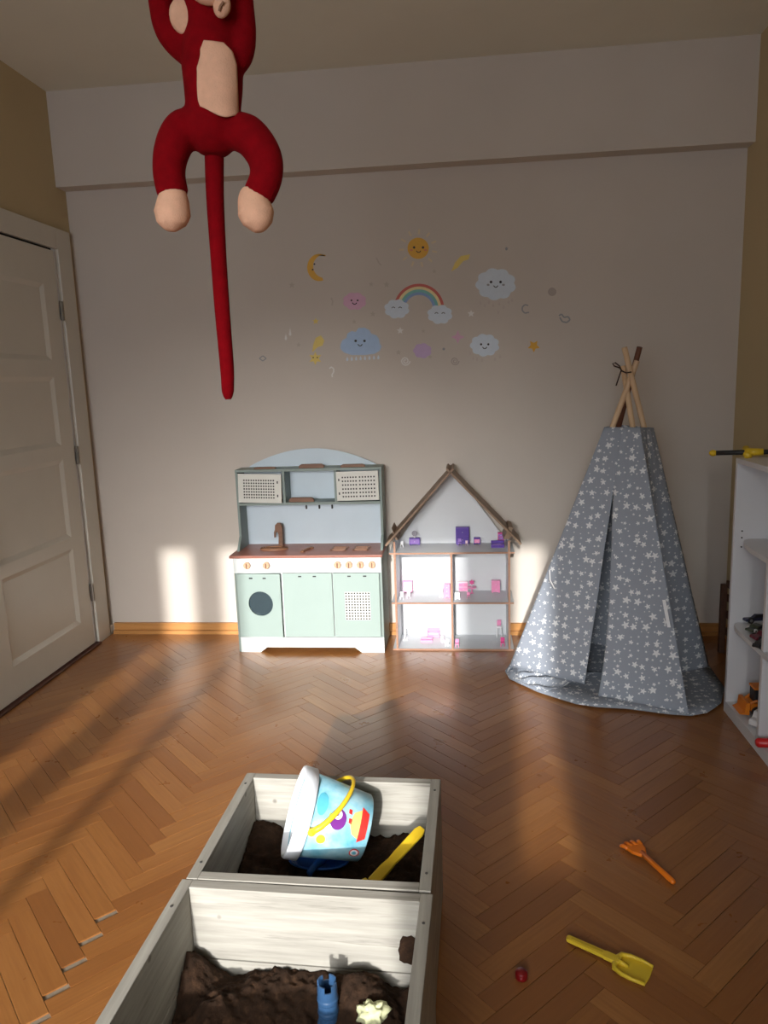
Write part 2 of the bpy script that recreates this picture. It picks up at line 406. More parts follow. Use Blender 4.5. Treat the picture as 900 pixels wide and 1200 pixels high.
# ------------------------------------------------------------------ toy kitchen
K_GREY = plain('grey_green_board', (128, 142, 136), .5, .03, 8)
K_MINT = plain('mint_board', (146, 163, 157), .45, .02, 8)
K_PALE = plain('pale_blue_board', (198, 212, 222), .45, .02, 8)
K_CREAM = plain('cream_board', (214, 214, 206), .5, .02, 8)
K_WHITE = plain('white_board', (206, 212, 210), .45, .02, 8)
K_TOP = wood('copper_brown_board', (136, 84, 70), (150, 96, 80), (4, 50, 50), .38, .05)
K_WOOD = wood('light_toy_wood', (190, 150, 118), (206, 168, 136), (6, 60, 60), .5, .05)
K_DARKW = wood('brown_toy_wood', (112, 76, 54), (132, 92, 66), (6, 60, 60), .5, .05)
BLACK = plain('black_plastic', (26, 25, 26), .5, .1)
kx0, kx1, ky0, ky1 = -1.121, -.393, 3.402, 3.655
kc = (kx0+kx1)/2
K = thing('toy_kitchen', (kc, 3.53, 0), 'mint green wooden play kitchen with a brown worktop and arched back', 'toy kitchen')
t_ = .012
ZK = .482                                        # underside of the worktop
for xa in (kx0, kx1-t_):
    pts = [(xa, ky0+.004, 0), (xa, ky1, 0), (xa, ky1, .885), (xa, ky1-.125, .885), (xa, ky1-.125, .56), (xa, ky1-.19, ZK), (xa, ky0+.004, ZK)]
    MB().prism(pts, (t_, 0, 0)).build('side_panel', K_GREY, K, bevel=.001)
# arched back panel
arc = [(kx0+t_, ky1-.008, .02), (kx1-t_, ky1-.008, .02)]
for i in range(21):
    u = i/20; x = kx1-.012+(kx0-kx1+.024)*u; arc.append((x, ky1-.008, .878+.105*math.sin(PI*u)**.8))
MB().prism(arc, (0, .008, 0)).build('back_panel', K_PALE, K)
pts = [(kx0+.012, 0), (kx0+.11, 0), (kx0+.145, .026), (kx1-.145, .026), (kx1-.11, 0), (kx1-.0, 0), (kx1, .078), (kx0+.012, .078)]
MB().prism([(x, ky0-.002, z) for x, z in pts], (0, .012, 0)).build('plinth', K_WHITE, K, bevel=.001)
box('bottom_board', (kx0+t_, ky0+.012, .07), (kx1-t_, ky1-.008, .08), K_WHITE, K)
box('control_panel', (kx0+.002, ky0-.004, .405), (kx1-.002, ky0+.008, ZK), K_WHITE, K, bevel=.001)
wt_ = box('worktop', (kx0-.012, ky0-.02, ZK), (kx1+.006, ky1-.008, ZK+.013), K_TOP, K, bevel=.002)
for xa in (kx0+.235, kx0+.487): box('divider', (xa-.005, ky0+.012, .08), (xa+.005, ky1-.008, .405), K_WHITE, K)
# doors
zd0, zd1 = .082, .402
dx = [(kx0+.014, kx0+.232), (kx0+.242, kx0+.485), (kx0+.49, kx1-.014)]
def handle_slots(xc_, y, z, d, gap=.072):
    for sg in (-1, 1): MB().box((xc_+sg*gap/2-.008, y-.0015, z-.003), (xc_+sg*gap/2+.008, y+.004, z+.003)).build('handle_slot', BLACK, d)
# washer door with a round porthole cut through, slightly ajar at its right edge
def ring_door(x0, x1, y, z0, z1, cx_, cz_, r, th, skew):
    m = MB(); n = 40; O = []; I = []
    for k in range(n):
        a = 2*PI*(k+.5)/n; c, s_ = math.cos(a), math.sin(a)
        tt = min((x1-cx_)/c if c > 1e-6 else 9, (x0-cx_)/c if c < -1e-6 else 9, (z1-cz_)/s_ if s_ > 1e-6 else 9, (z0-cz_)/s_ if s_ < -1e-6 else 9)
        O.append((cx_+c*tt, cz_+s_*tt)); I.append((cx_+c*r, cz_+s_*r))
    # snap nearest outer points to the corners
    for cx2, cz2 in ((x0, z0), (x1, z0), (x1, z1), (x0, z1)):
        k = min(range(n), key=lambda q: (O[q][0]-cx2)**2+(O[q][1]-cz2)**2); O[k] = (cx2, cz2)
    f = lambda p, dy: (p[0], y+dy-skew*(p[0]-x0)/(x1-x0), p[1])
    vv = [f(p, 0) for p in O]+[f(p, 0) for p in I]+[f(p, th) for p in O]+[f(p, th) for p in I]
    fs = []
    for k in range(n):
        j = (k+1) % n
        fs += [(k, j, n+j, n+k), (2*n+k, 3*n+k, 3*n+j, 2*n+j), (k, 2*n+k, 2*n+j, j), (n+k, n+j, 3*n+j, 3*n+k)]
    return m.add(vv, fs)
d = ring_door(dx[0][0], dx[0][1], ky0-.002, zd0, zd1, kx0+.128, .252, .062, .009, .014).build('washer_door', K_MINT, K)
for sg in (-1, 1): MB().box((kx0+.12+sg*.034-.008, ky0-.013, .378), (kx0+.12+sg*.034+.008, ky0-.004, .384)).build('handle_slot', BLACK, d)
MB().lathe([(.066, 0), (.066, .003)], (kx0+.128, ky0+.01, .252), 32, Matrix.Rotation(PI/2, 4, 'X')).build('porthole_glass', plain('smoked_acrylic', (52, 66, 72), .12, .05, 10), d, smooth=False)
d = box('oven_door', (dx[1][0], ky0-.004, zd0), (dx[1][1], ky0+.005, zd1), K_MINT, K, bevel=.001); handle_slots(kx0+.364, ky0-.004, .387, d)
d = box('dishwasher_door', (dx[2][0], ky0-.004, zd0), (dx[2][1], ky0+.005, zd1), K_MINT, K, bevel=.001); handle_slots(kx0+.607, ky0-.004, .387, d, .076)
g = box('vent_grille', (kx0+.545, ky0-.0052, .168), (kx0+.667, ky0-.0038, .308), K_CREAM, d)
def dots(x0, x1, z0, z1, nx, nz, y, r, name, parent):
    m = MB()
    for i in range(nx):
        for j in range(nz):
            x = x0+(x1-x0)*i/(nx-1); z = z0+(z1-z0)*j/(nz-1); m.box((x-r, y-.0008, z-r), (x+r, y+.001, z+r))
    o = m.build(name, plain('hole_dark', (44, 44, 44), .8), parent); o['kind'] = 'stuff'; return o
dots(kx0+.551, kx0+.661, .174, .302, 9, 10, ky0-.0052, .0038, 'vent_hole_field', g)
for x in (.072, .168, .517, .572, .627, .683):
    k_ = MB().lathe([(.0, -.016), (.014, -.016), (.017, -.013), (.017, 0)], (kx0+x, ky0-.004, .445), 20, Matrix.Rotation(-PI/2, 4, 'X')).build('knob', K_WOOD, K)
    box('knob_grip', (kx0+x-.0025, ky0-.025, .433), (kx0+x+.0025, ky0-.019, .457), K_DARKW, k_)
# worktop furniture
zt = ZK+.013; yk = ky0+.09
basin = thing_part = MB()
for r_, h_ in ((.068, .004), (.056, .007), (.044, .009)):
    basin.tube([(kx0+.175+r_*math.cos(2*PI*k/28), yk+.04+r_*.62*math.sin(2*PI*k/28), zt+h_*.6) for k in range(29)], .0045, 8, False)
basin.build('sink_ring', K_DARKW, K, smooth=True)
MB().lathe([(.04, 0), (.04, .002)], (kx0+.175, yk+.04, zt), 24, Matrix.Scale(.62, 4, (0, 1, 0))).build('sink_bowl', plain('sink_brown', (96, 66, 50), .4), K)
fx = kx0+.182
fa = MB().prism([(fx, 0, zt), (fx+.022, 0, zt), (fx+.024, 0, zt+.10), (fx+.016, 0, zt+.118), (fx, 0, zt+.12), (fx-.012, 0, zt+.108), (fx-.014, 0, zt+.085), (fx-.02, 0, zt+.07), (fx-.02, 0, zt+.045), (fx-.012, 0, zt+.045), (fx-.010, 0, zt+.066), (fx-.002, 0, zt+.075), (fx+.004, 0, zt+.06)], (0, .012, 0))
fa.v = [v+Vector((0, yk+.098, 0)) for v in fa.v]; fa.build('faucet', K_DARKW, K, bevel=.001)
sp = MB().tube([(kx0+.335, yk-.03, zt+.005), (kx0+.36, yk+.035, zt+.005)], .005, 8).lathe([(.012, 0), (.014, .006), (.004, .009)], (kx0+.363, yk+.045, zt), 14).lathe([(.010, 0), (.011, .005), (.003, .007)], (kx0+.333, yk-.035, zt), 14)
sp.build('tap_handle', K_DARKW, K)
for bx in (.505, .615):
    b_ = MB().box((kx0+bx-.038, yk-.012, zt), (kx0+bx+.04, yk-.004, zt+.006)).box((kx0+bx-.03, yk+.05, zt), (kx0+bx+.046, yk+.058, zt+.006))
    b_.box((kx0+bx-.034, yk-.012, zt), (kx0+bx-.026, yk+.058, zt+.005)).box((kx0+bx+.034, yk-.012, zt), (kx0+bx+.042, yk+.058, zt+.005)).box((kx0+bx-.03, yk+.02, zt), (kx0+bx+.04, yk+.026, zt+.006))
    b_.build('burner_grate', K_DARKW, K)
# hutch
yh = ky1-.125; zh0, zh1 = .728, .883
box('hutch_shelf', (kx0+t_, yh, zh0-.012), (kx1-t_, ky1-.008, zh0), K_GREY, K)
box('hutch_top', (kx0, yh-.002, zh1), (kx1, ky1-.008, zh1+.012), K_GREY, K)
xa1, xb0 = kx0+.242, kx0+.5
for xa in (xa1, xb0): box('hutch_divider', (xa-.006, yh, zh0), (xa+.006, ky1-.008, zh1), K_GREY, K)
def hutch_door(x0, x1, tilt, blocks, slot_x):
    M_ = Matrix.Translation((x0, yh-.004, zh1-.006)) @ Matrix.Rotation(tilt, 4, 'Y')
    wd, hd = x1-x0, zh1-zh0-.012
    m = MB().box((0, -.004, -hd), (wd, .004, 0), M_); dd = m.build('hutch_door', K_CREAM, K)
    hm = MB()
    for (ua, ub, va, vb, nx, nz) in blocks:
        for i in range(nx):
            for j in range(nz):
                x = wd*(ua+(ub-ua)*i/(nx-1)); z = -hd*(va+(vb-va)*j/(nz-1)); hm.box((x-.0036, -.0046, z-.0036), (x+.0036, -.0035, z+.0036), M_)
    hm.build('hole_field', plain('hole_dark', (44, 44, 44), .8), dd)['kind'] = 'stuff'
    for v in (.28, .75): MB().box((wd*slot_x-.003, -.0048, -hd*v-.006), (wd*slot_x+.003, -.0035, -hd*v+.006), M_).build('handle_slot', BLACK, dd)
hutch_door(kx0+.016, xa1-.008, .03, [(.14, .82, .22, .82, 13, 7)], .91)
hutch_door(xb0+.006, kx1-.016, -.01, [(.15, .47, .2, .46, 6, 3), (.56, .9, .2, .46, 6, 3), (.15, .47, .6, .86, 6, 3), (.56, .9, .6, .86, 6, 3)], .06)
for x in (.325, .392, .458):
    MB().box((kx0+x-.0045, ky1-.013, .675), (kx0+x+.0045, ky1-.006, .695)).build('utensil_hook', BLACK, K, bevel=.002)
def wood_handle(x, y, z, L, thick, label):
    m = MB().prism([(x-L/2, y, z), (x+L/2, y, z), (x+L/2, y, z+thick*.6), (x+L/2-.012, y, z+thick), (x-L/2+.012, y, z+thick), (x-L/2, y, z+thick*.6)], (0, .02, 0))
    tag(m.build('wooden_handle', K_DARKW, bevel=.001), label, 'wooden handle', 'loose wooden handles lying on the play kitchen')
wood_handle(kx0+.145, yh+.02, zh1+.012, .11, .009, 'slim brown wooden handle on the kitchen top above the single-grid hutch door')
wood_handle(kx0+.38, yh+.02, zh1+.012, .125, .019, 'thick brown wooden handle on the kitchen top above the open niche')
wood_handle(kx0+.585, yh+.02, zh1+.012, .12, .014, 'brown wooden handle on the kitchen top above the four-grid hutch door')
wood_handle(xa1+.082, yh+.01, zh0, .125, .022, 'brown wooden handle lying inside the open niche of the kitchen hutch')

# ------------------------------------------------------------------ dollhouse
D_W = plain('dollhouse_white', (208, 211, 214), .45, .015, 8)
D_B = wood('dollhouse_edge', (150, 112, 90), (168, 128, 104), (8, 60, 60), .55, .05)
D_R = wood('dollhouse_roof', (128, 104, 84), (148, 122, 98), (6, 40, 40), .55, .05)
dy0, dy1 = 3.44, 3.645
xw = (-.333, -.063, .210); zf = (.008, .243, .49)
DH = thing('dollhouse', (-.06, 3.55, 0), 'white two-storey wooden dollhouse with a pitched brown roof', 'dollhouse')
def edged(name, a, b, edge, parent):                 # white slab with a raw brown front edge strip as a sub-part
    o = box(name, a, b, D_W, parent)
    e0, e1 = list(a), list(b); e1[1] = a[1]; e0[1] = a[1]-.003
    box(edge, e0, e1, D_B, o); return o
pts = [(xw[0], 0), (xw[2], 0), (xw[2], .50), (-.061, .872), (xw[0], .50)]
MB().prism([(x, dy1, z) for x, z in pts], (0, .006, 0)).build('back_panel', D_W, DH)
for z, ex in ((zf[0], .022), (zf[1], .022), (zf[2], .026)):
    edged('storey_floor', (xw[0]-ex, dy0, z-.008), (xw[2]+ex, dy1, z), 'front_edge', DH)
for x in xw:
    for za, zb in ((zf[0], zf[1]-.008), (zf[1], zf[2]-.008)): edged('wall_board', (x-.005, dy0, za), (x+.005, dy1, zb), 'front_edge', DH)
for x in (xw[0], xw[2]): edged('wall_board', (x-.005, dy0, zf[2]), (x+.005, dy1, zf[2]+.055), 'front_edge', DH)
ap = Vector((-.061, 0, .866))
for sg, ex, ez in ((-1, -.372, .522), (1, .262, .522)):
    E_ = Vector((ex, 0, ez)); d_ = (ap-E_).normalized(); n_ = Vector((d_.z, 0, -d_.x)) if sg < 0 else Vector((-d_.z, 0, d_.x))
    if n_.z < 0: n_ = -n_
    top = ap+d_*.028
    q = [E_, top, top+n_*.010, E_+n_*.010]
    MB().prism([(p.x, dy0-.004, p.z) for p in q], (0, dy1+.006-dy0, 0)).build('roof_board', D_R, DH, bevel=.001)
    hx = xw[0] if sg < 0 else xw[2]
    MB().prism([(hx-.02*sg-.004, dy0+.03, .545), (hx+.004-.0*sg, dy0+.03, .545), (hx+.016*sg+.004, dy0+.03, .60), (hx+.008*sg-.006, dy0+.03, .605)], (0, dy1-dy0-.05, 0)).build('roof_tab', D_R, DH)

# furniture inside the dollhouse
PURP = plain('purple_plastic', (92, 60, 158), .35, .05); PINK = plain('pink_plastic', (236, 148, 190), .35, .05); PALEP = plain('pale_pink_plastic', (238, 208, 222), .35, .05)
HOT = plain('hot_pink_plastic', (222, 84, 150), .35, .05); WPL = plain('white_plastic', (232, 232, 234), .35, .03); LILA = plain('lilac_plastic', (150, 112, 190), .35, .05)
GRP = 'dollhouse furniture'
def fchair(x, y, z, s, mat, label, rot=0, name='toy_chair'):
    e = thing(name, (x, y, z), label, 'toy chair', GRP); R_ = Matrix.Translation((x, y, z)) @ rz(rot)
    MB().box((-s*.5, -s*.5, s*.8), (s*.5, s*.5, s*1.0), R_).build('seat', mat, e, bevel=.001)
    MB().box((-s*.5, s*.4, s*1.0), (s*.5, s*.5, s*2.1), R_).build('backrest', mat, e, bevel=.001)
    for a in (-1, 1):
        for b in (-1, 1): MB().box((a*s*.42-s*.08, b*s*.42-s*.08, 0), (a*s*.42+s*.08, b*s*.42+s*.08, s*.8), R_).build('leg', mat, e)
def fcab(x, y, z, w_, d_, h_, mat, label, front=None, fmat=None, name='toy_cabinet', cat='toy cabinet', rows=2):
    e = thing(name, (x, y, z), label, cat, GRP)
    box('body', (x-w_/2, y-d_/2, z+.004), (x+w_/2, y+d_/2, z+h_), mat, e, .0015)
    for a in (-1, 1): box('foot', (x+a*w_*.4-.003, y-d_*.4, z), (x+a*w_*.4+.003, y+d_*.4, z+.004), mat, e)
    for r_ in range(rows):
        za, zb = z+.008+(h_-.012)*r_/rows, z+.008+(h_-.012)*(r_+1)/rows-.003
        dd = box('door', (x-w_*.42, y-d_/2-.002, za), (x+w_*.42, y-d_/2, zb), fmat or mat, e, .0006)
        MB().ball((x, y-d_/2-.003, (za+zb)/2), .0018, 8, 5).build('knob', WPL, dd)
    return e
def fbed(x, y, z, w_, d_, h_, mat, label, m2, cat='toy bed', name='toy_bed'):
    e = thing(name, (x, y, z), label, cat, GRP)
    box('base', (x-w_/2, y-d_/2, z), (x+w_/2, y+d_/2, z+h_*.4), mat, e, .001)
    box('headboard', (x-w_/2, y+d_/2-.004, z+h_*.4), (x+w_/2, y+d_/2, z+h_), mat, e, .002)
    for a in (-1, 1): box('armrest', (x+a*w_*.46-.003, y-d_/2, z+h_*.4), (x+a*w_*.46+.003, y+d_/2-.004, z+h_*.65), mat, e, .001)
    box('cushion', (x-w_*.4, y-d_*.45, z+h_*.4), (x+w_*.4, y+d_*.3, z+h_*.52), m2, e, .002)
def ftable(x, y, z, r_, h_, mat, label):
    e = thing('toy_table', (x, y, z), label, 'toy table', GRP)
    MB().lathe([(r_, h_-.004), (r_, h_)], (x, y, z), 18).build('table_top', mat, e)
    MB().lathe([(r_*.55, 0), (.004, .004), (.003, h_-.004)], (x, y, z), 12).build('pedestal', mat, e)
z3, z2, z1 = zf[2], zf[1], zf[0]
def on(px, py, z, ymax=3.652): 
    p = atz(px, py, z); y = min(max(p.y, 3.455), ymax, 3.615); p2 = aty(px, py, y); return p2.x, y
# attic
x, y = on(471, 641, z3); fchair(x, y, z3, .014, WPL, 'tiny white toy chair on the dollhouse attic floor')
x, y = on(486, 634, z3, 3.64)
fcab(x, y, z3, .054, .024, .036, PURP, 'purple toy dressing table in the attic under the round mirror', None, LILA, 'toy_dresser', 'toy dresser', 1)
m = thing('toy_mirror', (x, y, z3+.036), 'white round toy mirror standing on the purple dressing table', 'toy mirror', GRP)
MB().lathe([(.006, 0), (.004, .004), (.002, .010)], (x, y, z3+.036), 12).build('stand', WPL, m)
MB().lathe([(.014, -.002), (.014, .002)], (x, y, z3+.058), 20, Matrix.Rotation(PI/2, 4, 'X')).build('mirror_disc', plain('mirror_silver', (210, 205, 215), .12, .02, metal=.6), m)
x, y = on(542, 633, z3, 3.64)
fcab(x, y, z3, .066, .03, .088, PURP, 'tall purple toy wardrobe in the attic of the dollhouse', None, plain('deep_purple_plastic', (78, 46, 146), .35), 'toy_wardrobe', 'toy wardrobe', 2)
fchair(x-.014, y-.034, z3, .017, LILA, 'lilac toy chair in front of the tall purple wardrobe')
fchair(x+.02, y-.034, z3, .012, PALEP, 'pale pink toy stool chair in front of the tall purple wardrobe')
x, y = on(559, 634, z3, 3.64); fcab(x, y, z3, .032, .02, .034, PURP, 'small purple toy television cabinet with a pink screen', None, PINK, 'toy_television', 'toy television', 1)
x, y = on(583, 641, z3); fbed(x, y, z3, .062, .034, .03, PURP, 'low purple toy sofa on the dollhouse attic floor', LILA, 'toy sofa', 'toy_sofa')
x, y = on(587, 633, z3, 3.64); fcab(x, y, z3, .03, .02, .058, HOT, 'hot pink toy shelf behind the low purple sofa', None, LILA, 'toy_shelf', 'toy shelf', 3)
# middle storey
x, y = on(478, 694, z2, 3.64); fcab(x, y, z2, .048, .022, .062, PINK, 'pink toy hutch cabinet in the upper room beside the kitchen', None, PALEP, rows=2)
x, y = on(470, 702, z2); fchair(x+.004, y, z2, .017, WPL, 'white toy chair against the side wall of the upper room beside the kitchen')
x, y = on(479, 701, z2); fchair(x, y, z2, .016, PALEP, 'pale pink toy chair in the middle of the upper room beside the kitchen')
x, y = on(524, 700, z2); fcab(x+.0, y, z2, .03, .03, .07, PINK, 'tall pink toy cupboard against the middle wall of the dollhouse', None, PINK, rows=3)
fcab(x-.029, y+.01, z2, .018, .02, .045, WPL, 'white toy side shelf beside the tall pink cupboard', rows=3, name='toy_shelf', cat='toy shelf')
x, y = on(543, 690, z2, 3.645); fcab(x, y, z2, .05, .014, .055, PALEP, 'pale pink toy sideboard in the upper room beside the teepee', None, PINK, rows=2, name='toy_sideboard', cat='toy sideboard')
x, y = on(553, 695, z2, 3.60); ftable(x, y, z2, .022, .032, PINK, 'round pink toy table in the upper room beside the teepee')
MB_f = thing('toy_flower', (x, y, z2+.032), 'hot pink toy flower standing on the round pink table', 'toy flower', GRP)
MB().tube([(x, y, z2+.032), (x, y, z2+.046)], .0015, 6).build('stem', WPL, MB_f)
MB().prism([(x+(.015 if k % 2 else .008)*math.cos(PI*k/6), y-.003, z2+.056+(.015 if k % 2 else .008)*math.sin(PI*k/6)) for k in range(12)], (0, .005, 0)).build('blossom', HOT, MB_f)
x, y = on(549, 701, z2); fchair(x, y, z2, .014, PINK, 'pink toy chair in front of the round pink table')
x, y = on(536, 702, z2); fcab(x, y, z2, .026, .02, .036, WPL, 'small white toy stove in the upper room beside the teepee', rows=2, name='toy_stove', cat='toy stove')
x, y = on(581, 694, z2, 3.64); fcab(x, y, z2, .042, .024, .062, PINK, 'pink toy refrigerator against the back of the upper room', rows=2, name='toy_refrigerator', cat='toy refrigerator')
# ground storey
x, y = on(508, 742, z1+.0, 3.62); fbed(x, y, z1, .062, .034, .042, PINK, 'pink toy sofa with a high back in the lower room', PALEP, 'toy sofa', 'toy_sofa')
x, y = on(500, 752, z1); fbed(x, y, z1, .058, .026, .02, PINK, 'low pink toy bench in front of the pink sofa', PINK, 'toy bench', 'toy_bench')
x, y = on(519, 753, z1); fchair(x, y, z1, .016, PALEP, 'pale pink toy chair between the bench and the middle wall', .4)
x, y = on(524, 757, z1); fchair(x, y, z1, .016, WPL, 'white toy chair at the foot of the middle wall', -.3)
x, y = on(475, 749, z1); e = thing('toy_swing', (x, y, z1), 'white toy hoop swing by the side wall of the lower room', 'toy swing', GRP)
MB().tube([(x, y+.018*math.cos(PI*k/12-PI/2*0), z1+.02+.035*math.sin(PI*k/12)) for k in range(13)], .0022, 6).build('hoop', WPL, e)
box('base', (x-.012, y-.022, z1), (x+.012, y+.022, z1+.004), WPL, e)
for sg in (-1, 1): box('upright', (x-.002, y+sg*.018-.002, z1+.004), (x+.002, y+sg*.018+.002, z1+.022), WPL, e)
x, y = on(535, 758, z1); fchair(x+.003, y, z1, .018, PINK, 'pink toy chair against the middle wall in the lower room beside the teepee')
x, y = on(585, 744, z1, 3.63); e = thing('toy_high_chair', (x, y, z1), 'white toy high chair with a pink top in the lower room', 'toy chair', GRP)
for a in (-1, 1):
    for b in (-1, 1): MB().tube([(x+a*.013, y+b*.013, z1), (x+a*.009, y+b*.009, z1+.05)], .002, 6).build('leg', WPL, e)
box('seat', (x-.012, y-.012, z1+.05), (x+.012, y+.012, z1+.056), WPL, e); box('backrest', (x-.01, y+.009, z1+.056), (x+.01, y+.012, z1+.085), PINK, e, .002)
x, y = on(590, 757, z1); fchair(x-.004, y, z1, .02, HOT, 'hot pink toy chair at the outer wall beside the teepee')

# ------------------------------------------------------------------ teepee
PALEW = wood('pale_pole_wood', (196, 164, 128), (214, 184, 148), (40, 40, 3), .6, .05); DARKP = wood('dark_pole_wood', (92, 52, 34), (110, 64, 42), (40, 40, 3), .5, .05)
FL, FF, FR, FB = Vector((.178, 3.149, 0)), Vector((.845, 2.745, 0)), Vector((1.075, 3.24, 0)), Vector((.46, 3.585, 0))
TP = thing('teepee', (.63, 3.18, 0), 'grey play teepee printed with white stars on crossed wooden poles', 'teepee')
ZT_ = 1.085
tips = {'L': Vector((.712, 3.165, 1.35)), 'F': Vector((.664, 3.20, 1.33)), 'R': Vector((.655, 3.14, 1.405)), 'B': Vector((.722, 3.17, 1.405))}
tops = {'L': Vector((.584, 3.15, ZT_)), 'F': Vector((.712, 3.092, ZT_)), 'R': Vector((.790, 3.185, ZT_-.01)), 'B': Vector((.665, 3.285, ZT_))}
feet = {'L': FL, 'F': FF, 'R': FR, 'B': FB}
ctr = Vector((.64, 3.19, 0))
for k in 'LFRB':
    f_, tp = feet[k], tips[k]
    ins = (ctr-f_).normalized()*(.065 if k in 'LF' else .03)
    a_, b_ = f_+ins+Vector((0, 0, .008)), tp
    MB().tube([a_, b_], .0115, 12).build('pole', DARKP if k == 'B' else PALEW, TP, smooth=False)
c0 = aty(722, 425, 3.04)
pth = [aty(px, py, 3.05) for px, py in ((722, 452), (725, 443), (728, 434), (726, 429), (721, 425), (718, 426), (720, 429), (726, 431), (729, 435), (734, 437), (740, 436))]
MB().tube(pth, .0028, 6).build('tie_cord', plain('brown_cord', (58, 36, 26), .8), TP, smooth=True)
def panel(name, a, b, s0, s1, t0, t1, fn, nu=30, nv=44):
    A0, A1, B0, B1 = feet[a], tops[a], feet[b], tops[b]
    W0 = (B0-A0).length; Hh = (A1-A0).length
    nrm = (B0-A0).cross(Vector((0, 0, 1))).normalized()
    if nrm.dot(ctr-A0) > 0: nrm = -nrm
    def P(u, v):
        t = t0+(t1-t0)*v; sa, sb = s0(t), s1(t); s_ = sa+(sb-sa)*u
        p = (A0.lerp(B0, s_)).lerp(A1.lerp(B1, s_), t)
        return p+nrm*fn(s_, t)
    def UV(u, v):
        t = t0+(t1-t0)*v; sa, sb = s0(t), s1(t); s_ = sa+(sb-sa)*u
        return ((s_-.5)*W0*(1-t*.80)+ord(a)*.31, t*Hh)
    m = MB().grid(P, nu, nv, UV); return m.build(name, STAR, TP, smooth=True, solid=.0016)
def nz(s_, t, k, a=.006): return a*noise.noise(Vector((s_*4+k, t*3, k)))+.6*a*noise.noise(Vector((s_*9, t*5, k+3)))
ct = lambda v: (lambda t: v)
slit_top = .79
def gapL(t): return .49-.028*max(0, (slit_top-t)/slit_top)**.6 if t < slit_top else .49
def gapR(t): return .49+.080*math.sin(PI*.74*max(0, (slit_top-t)/slit_top)) if t < slit_top else .49
env = lambda s_: math.sin(PI*min(1, max(0, s_)))
panel('front_flap', 'L', 'F', ct(0), gapL, .035, 1, lambda s_, t: nz(s_, t, 1, .008)*env(s_)+.012*env(s_)*(1-t)-.02*max(0, .2-t)*env(s_))
panel('front_flap', 'L', 'F', gapR, ct(1), .006, 1, lambda s_, t: nz(s_, t, 2, .008)*env(s_)+.02*env(s_)*(1-t)+.012*(s_ < .65)*(.65-s_)*3*(1-t))
panel('side_panel', 'F', 'R', ct(0), ct(1), .004, 1, lambda s_, t: nz(s_, t, 3, .008)*env(s_)-.19*env(s_)**1.7*(1-t)**1.2)
panel('side_panel', 'R', 'B', ct(0), ct(1), .004, 1, lambda s_, t: nz(s_, t, 4, .006)*env(s_))
panel('side_panel', 'B', 'L', ct(0), ct(1), .004, 1, lambda s_, t: nz(s_, t, 5, .006)*env(s_)-.02*env(s_)*(1-t))
outl = [atz(px, py, 0) for px, py in ((592, 789), (597, 797), (612, 805), (630, 813), (650, 820), (675, 827), (700, 832), (735, 833), (760, 836), (785, 840), (810, 841), (828, 838), (838, 832), (845, 826))]+[Vector((1.06, 3.0, 0)), FR, Vector((.8, 3.5, 0)), FB, Vector((.25, 3.4, 0))]
mc = Vector((.63, 3.12, 0)); n = len(outl); mm_ = MB(); mm_.uv = []
for ring in range(9):
    for k, p in enumerate(outl):
        q = mc.lerp(p, ring/8); z = .007+.006*noise.noise(q*7)+(.006 if ring > 5 else 0)*(1+noise.noise(q*14)) - (.004 if ring == 8 else 0)
        mm_.v.append(Vector((q.x, q.y, max(.003, z)))); mm_.uv.append((q.x+3, q.y))
mm_.f = [(r*n+k, (r+1)*n+k, (r+1)*n+(k+1) % n, r*n+(k+1) % n) for r in range(8) for k in range(n)]
mm_.build('floor_mat', STAR, TP, smooth=True, solid=.004)
# bunched hem of the left flap lying on the mat
q4 = [atz(px, py, .012) for px, py in ((606, 786), (706, 789), (642, 812), (608, 801))]
def hem(u, v):
    p = q4[0].lerp(q4[1], u).lerp(q4[3].lerp(q4[2], u), v)
    z = .022+.016*math.sin(v*17+u*5+2*noise.noise(p*9))*(.35+.65*env(u))*env(.15+.7*v)+.008*noise.noise(p*20)
    return Vector((p.x, p.y, max(.014, z)))
MB().grid(hem, 30, 26, lambda u, v: (u*.4, v*.2+7)).build('bunched_hem', STAR, TP, smooth=True, solid=.0015)
rib = lambda a, b, y: (aty(*a, y), aty(*b, y))
a_, b_ = aty(776, 703, 2.835), aty(782, 735, 2.795)
MB().prism([a_, a_+Vector((.012, 0, 0)), b_+Vector((.012, 0, 0)), b_], (0, -.002, 0)).build('white_ribbon', WPL, TP)
a_, b_ = aty(644, 668, 3.09), aty(650, 690, 3.06)
MB().tube([a_, (a_+b_)/2+Vector((-.01, -.01, 0)), b_], .003, 6).build('white_tie', WPL, TP)

# ------------------------------------------------------------------ white shelf unit along the right wall
SX, SY1, SY0 = .992, 2.81, 1.30
SH = thing('shelf_unit', (1.14, 2.0, 0), 'open white shelf unit standing along the wall beside the teepee', 'shelf unit')
sxb = XR-.018
box('side_panel', (SX, SY1-.018, 0), (sxb, SY1, .967), WHITE, SH, .001)
box('side_panel', (SX, SY0, 0), (sxb, SY0+.018, .967), WHITE, SH, .001)
box('top_board', (SX, SY0, .967), (sxb, SY1, .985), WHITE, SH, .001)
box('bottom_board', (SX, SY0+.018, .0), (sxb, SY1-.018, .045), WHITE, SH, .001)
for z in (.345, .668):
    r_ = .10 if z > .5 else .05
    pts = [(sxb, SY1-.018, z), (SX+r_*.55, SY1-.018, z)]+[(SX+r_*.55*(1-math.sin(a*PI/16)), SY1-.018-r_*2.0*(1-math.cos(a*PI/16)), z) for a in range(1, 9)]+[(SX, SY0+.018, z), (sxb, SY0+.018, z)]
    MB().prism(pts, (0, 0, .018)).build('shelf_board', WHITE, SH, bevel=.001)
for za, zb in ((.045, .345), (.363, .668)): box('divider', (SX+.004, 2.485, za), (sxb, 2.503, zb), WHITE, SH, .001)
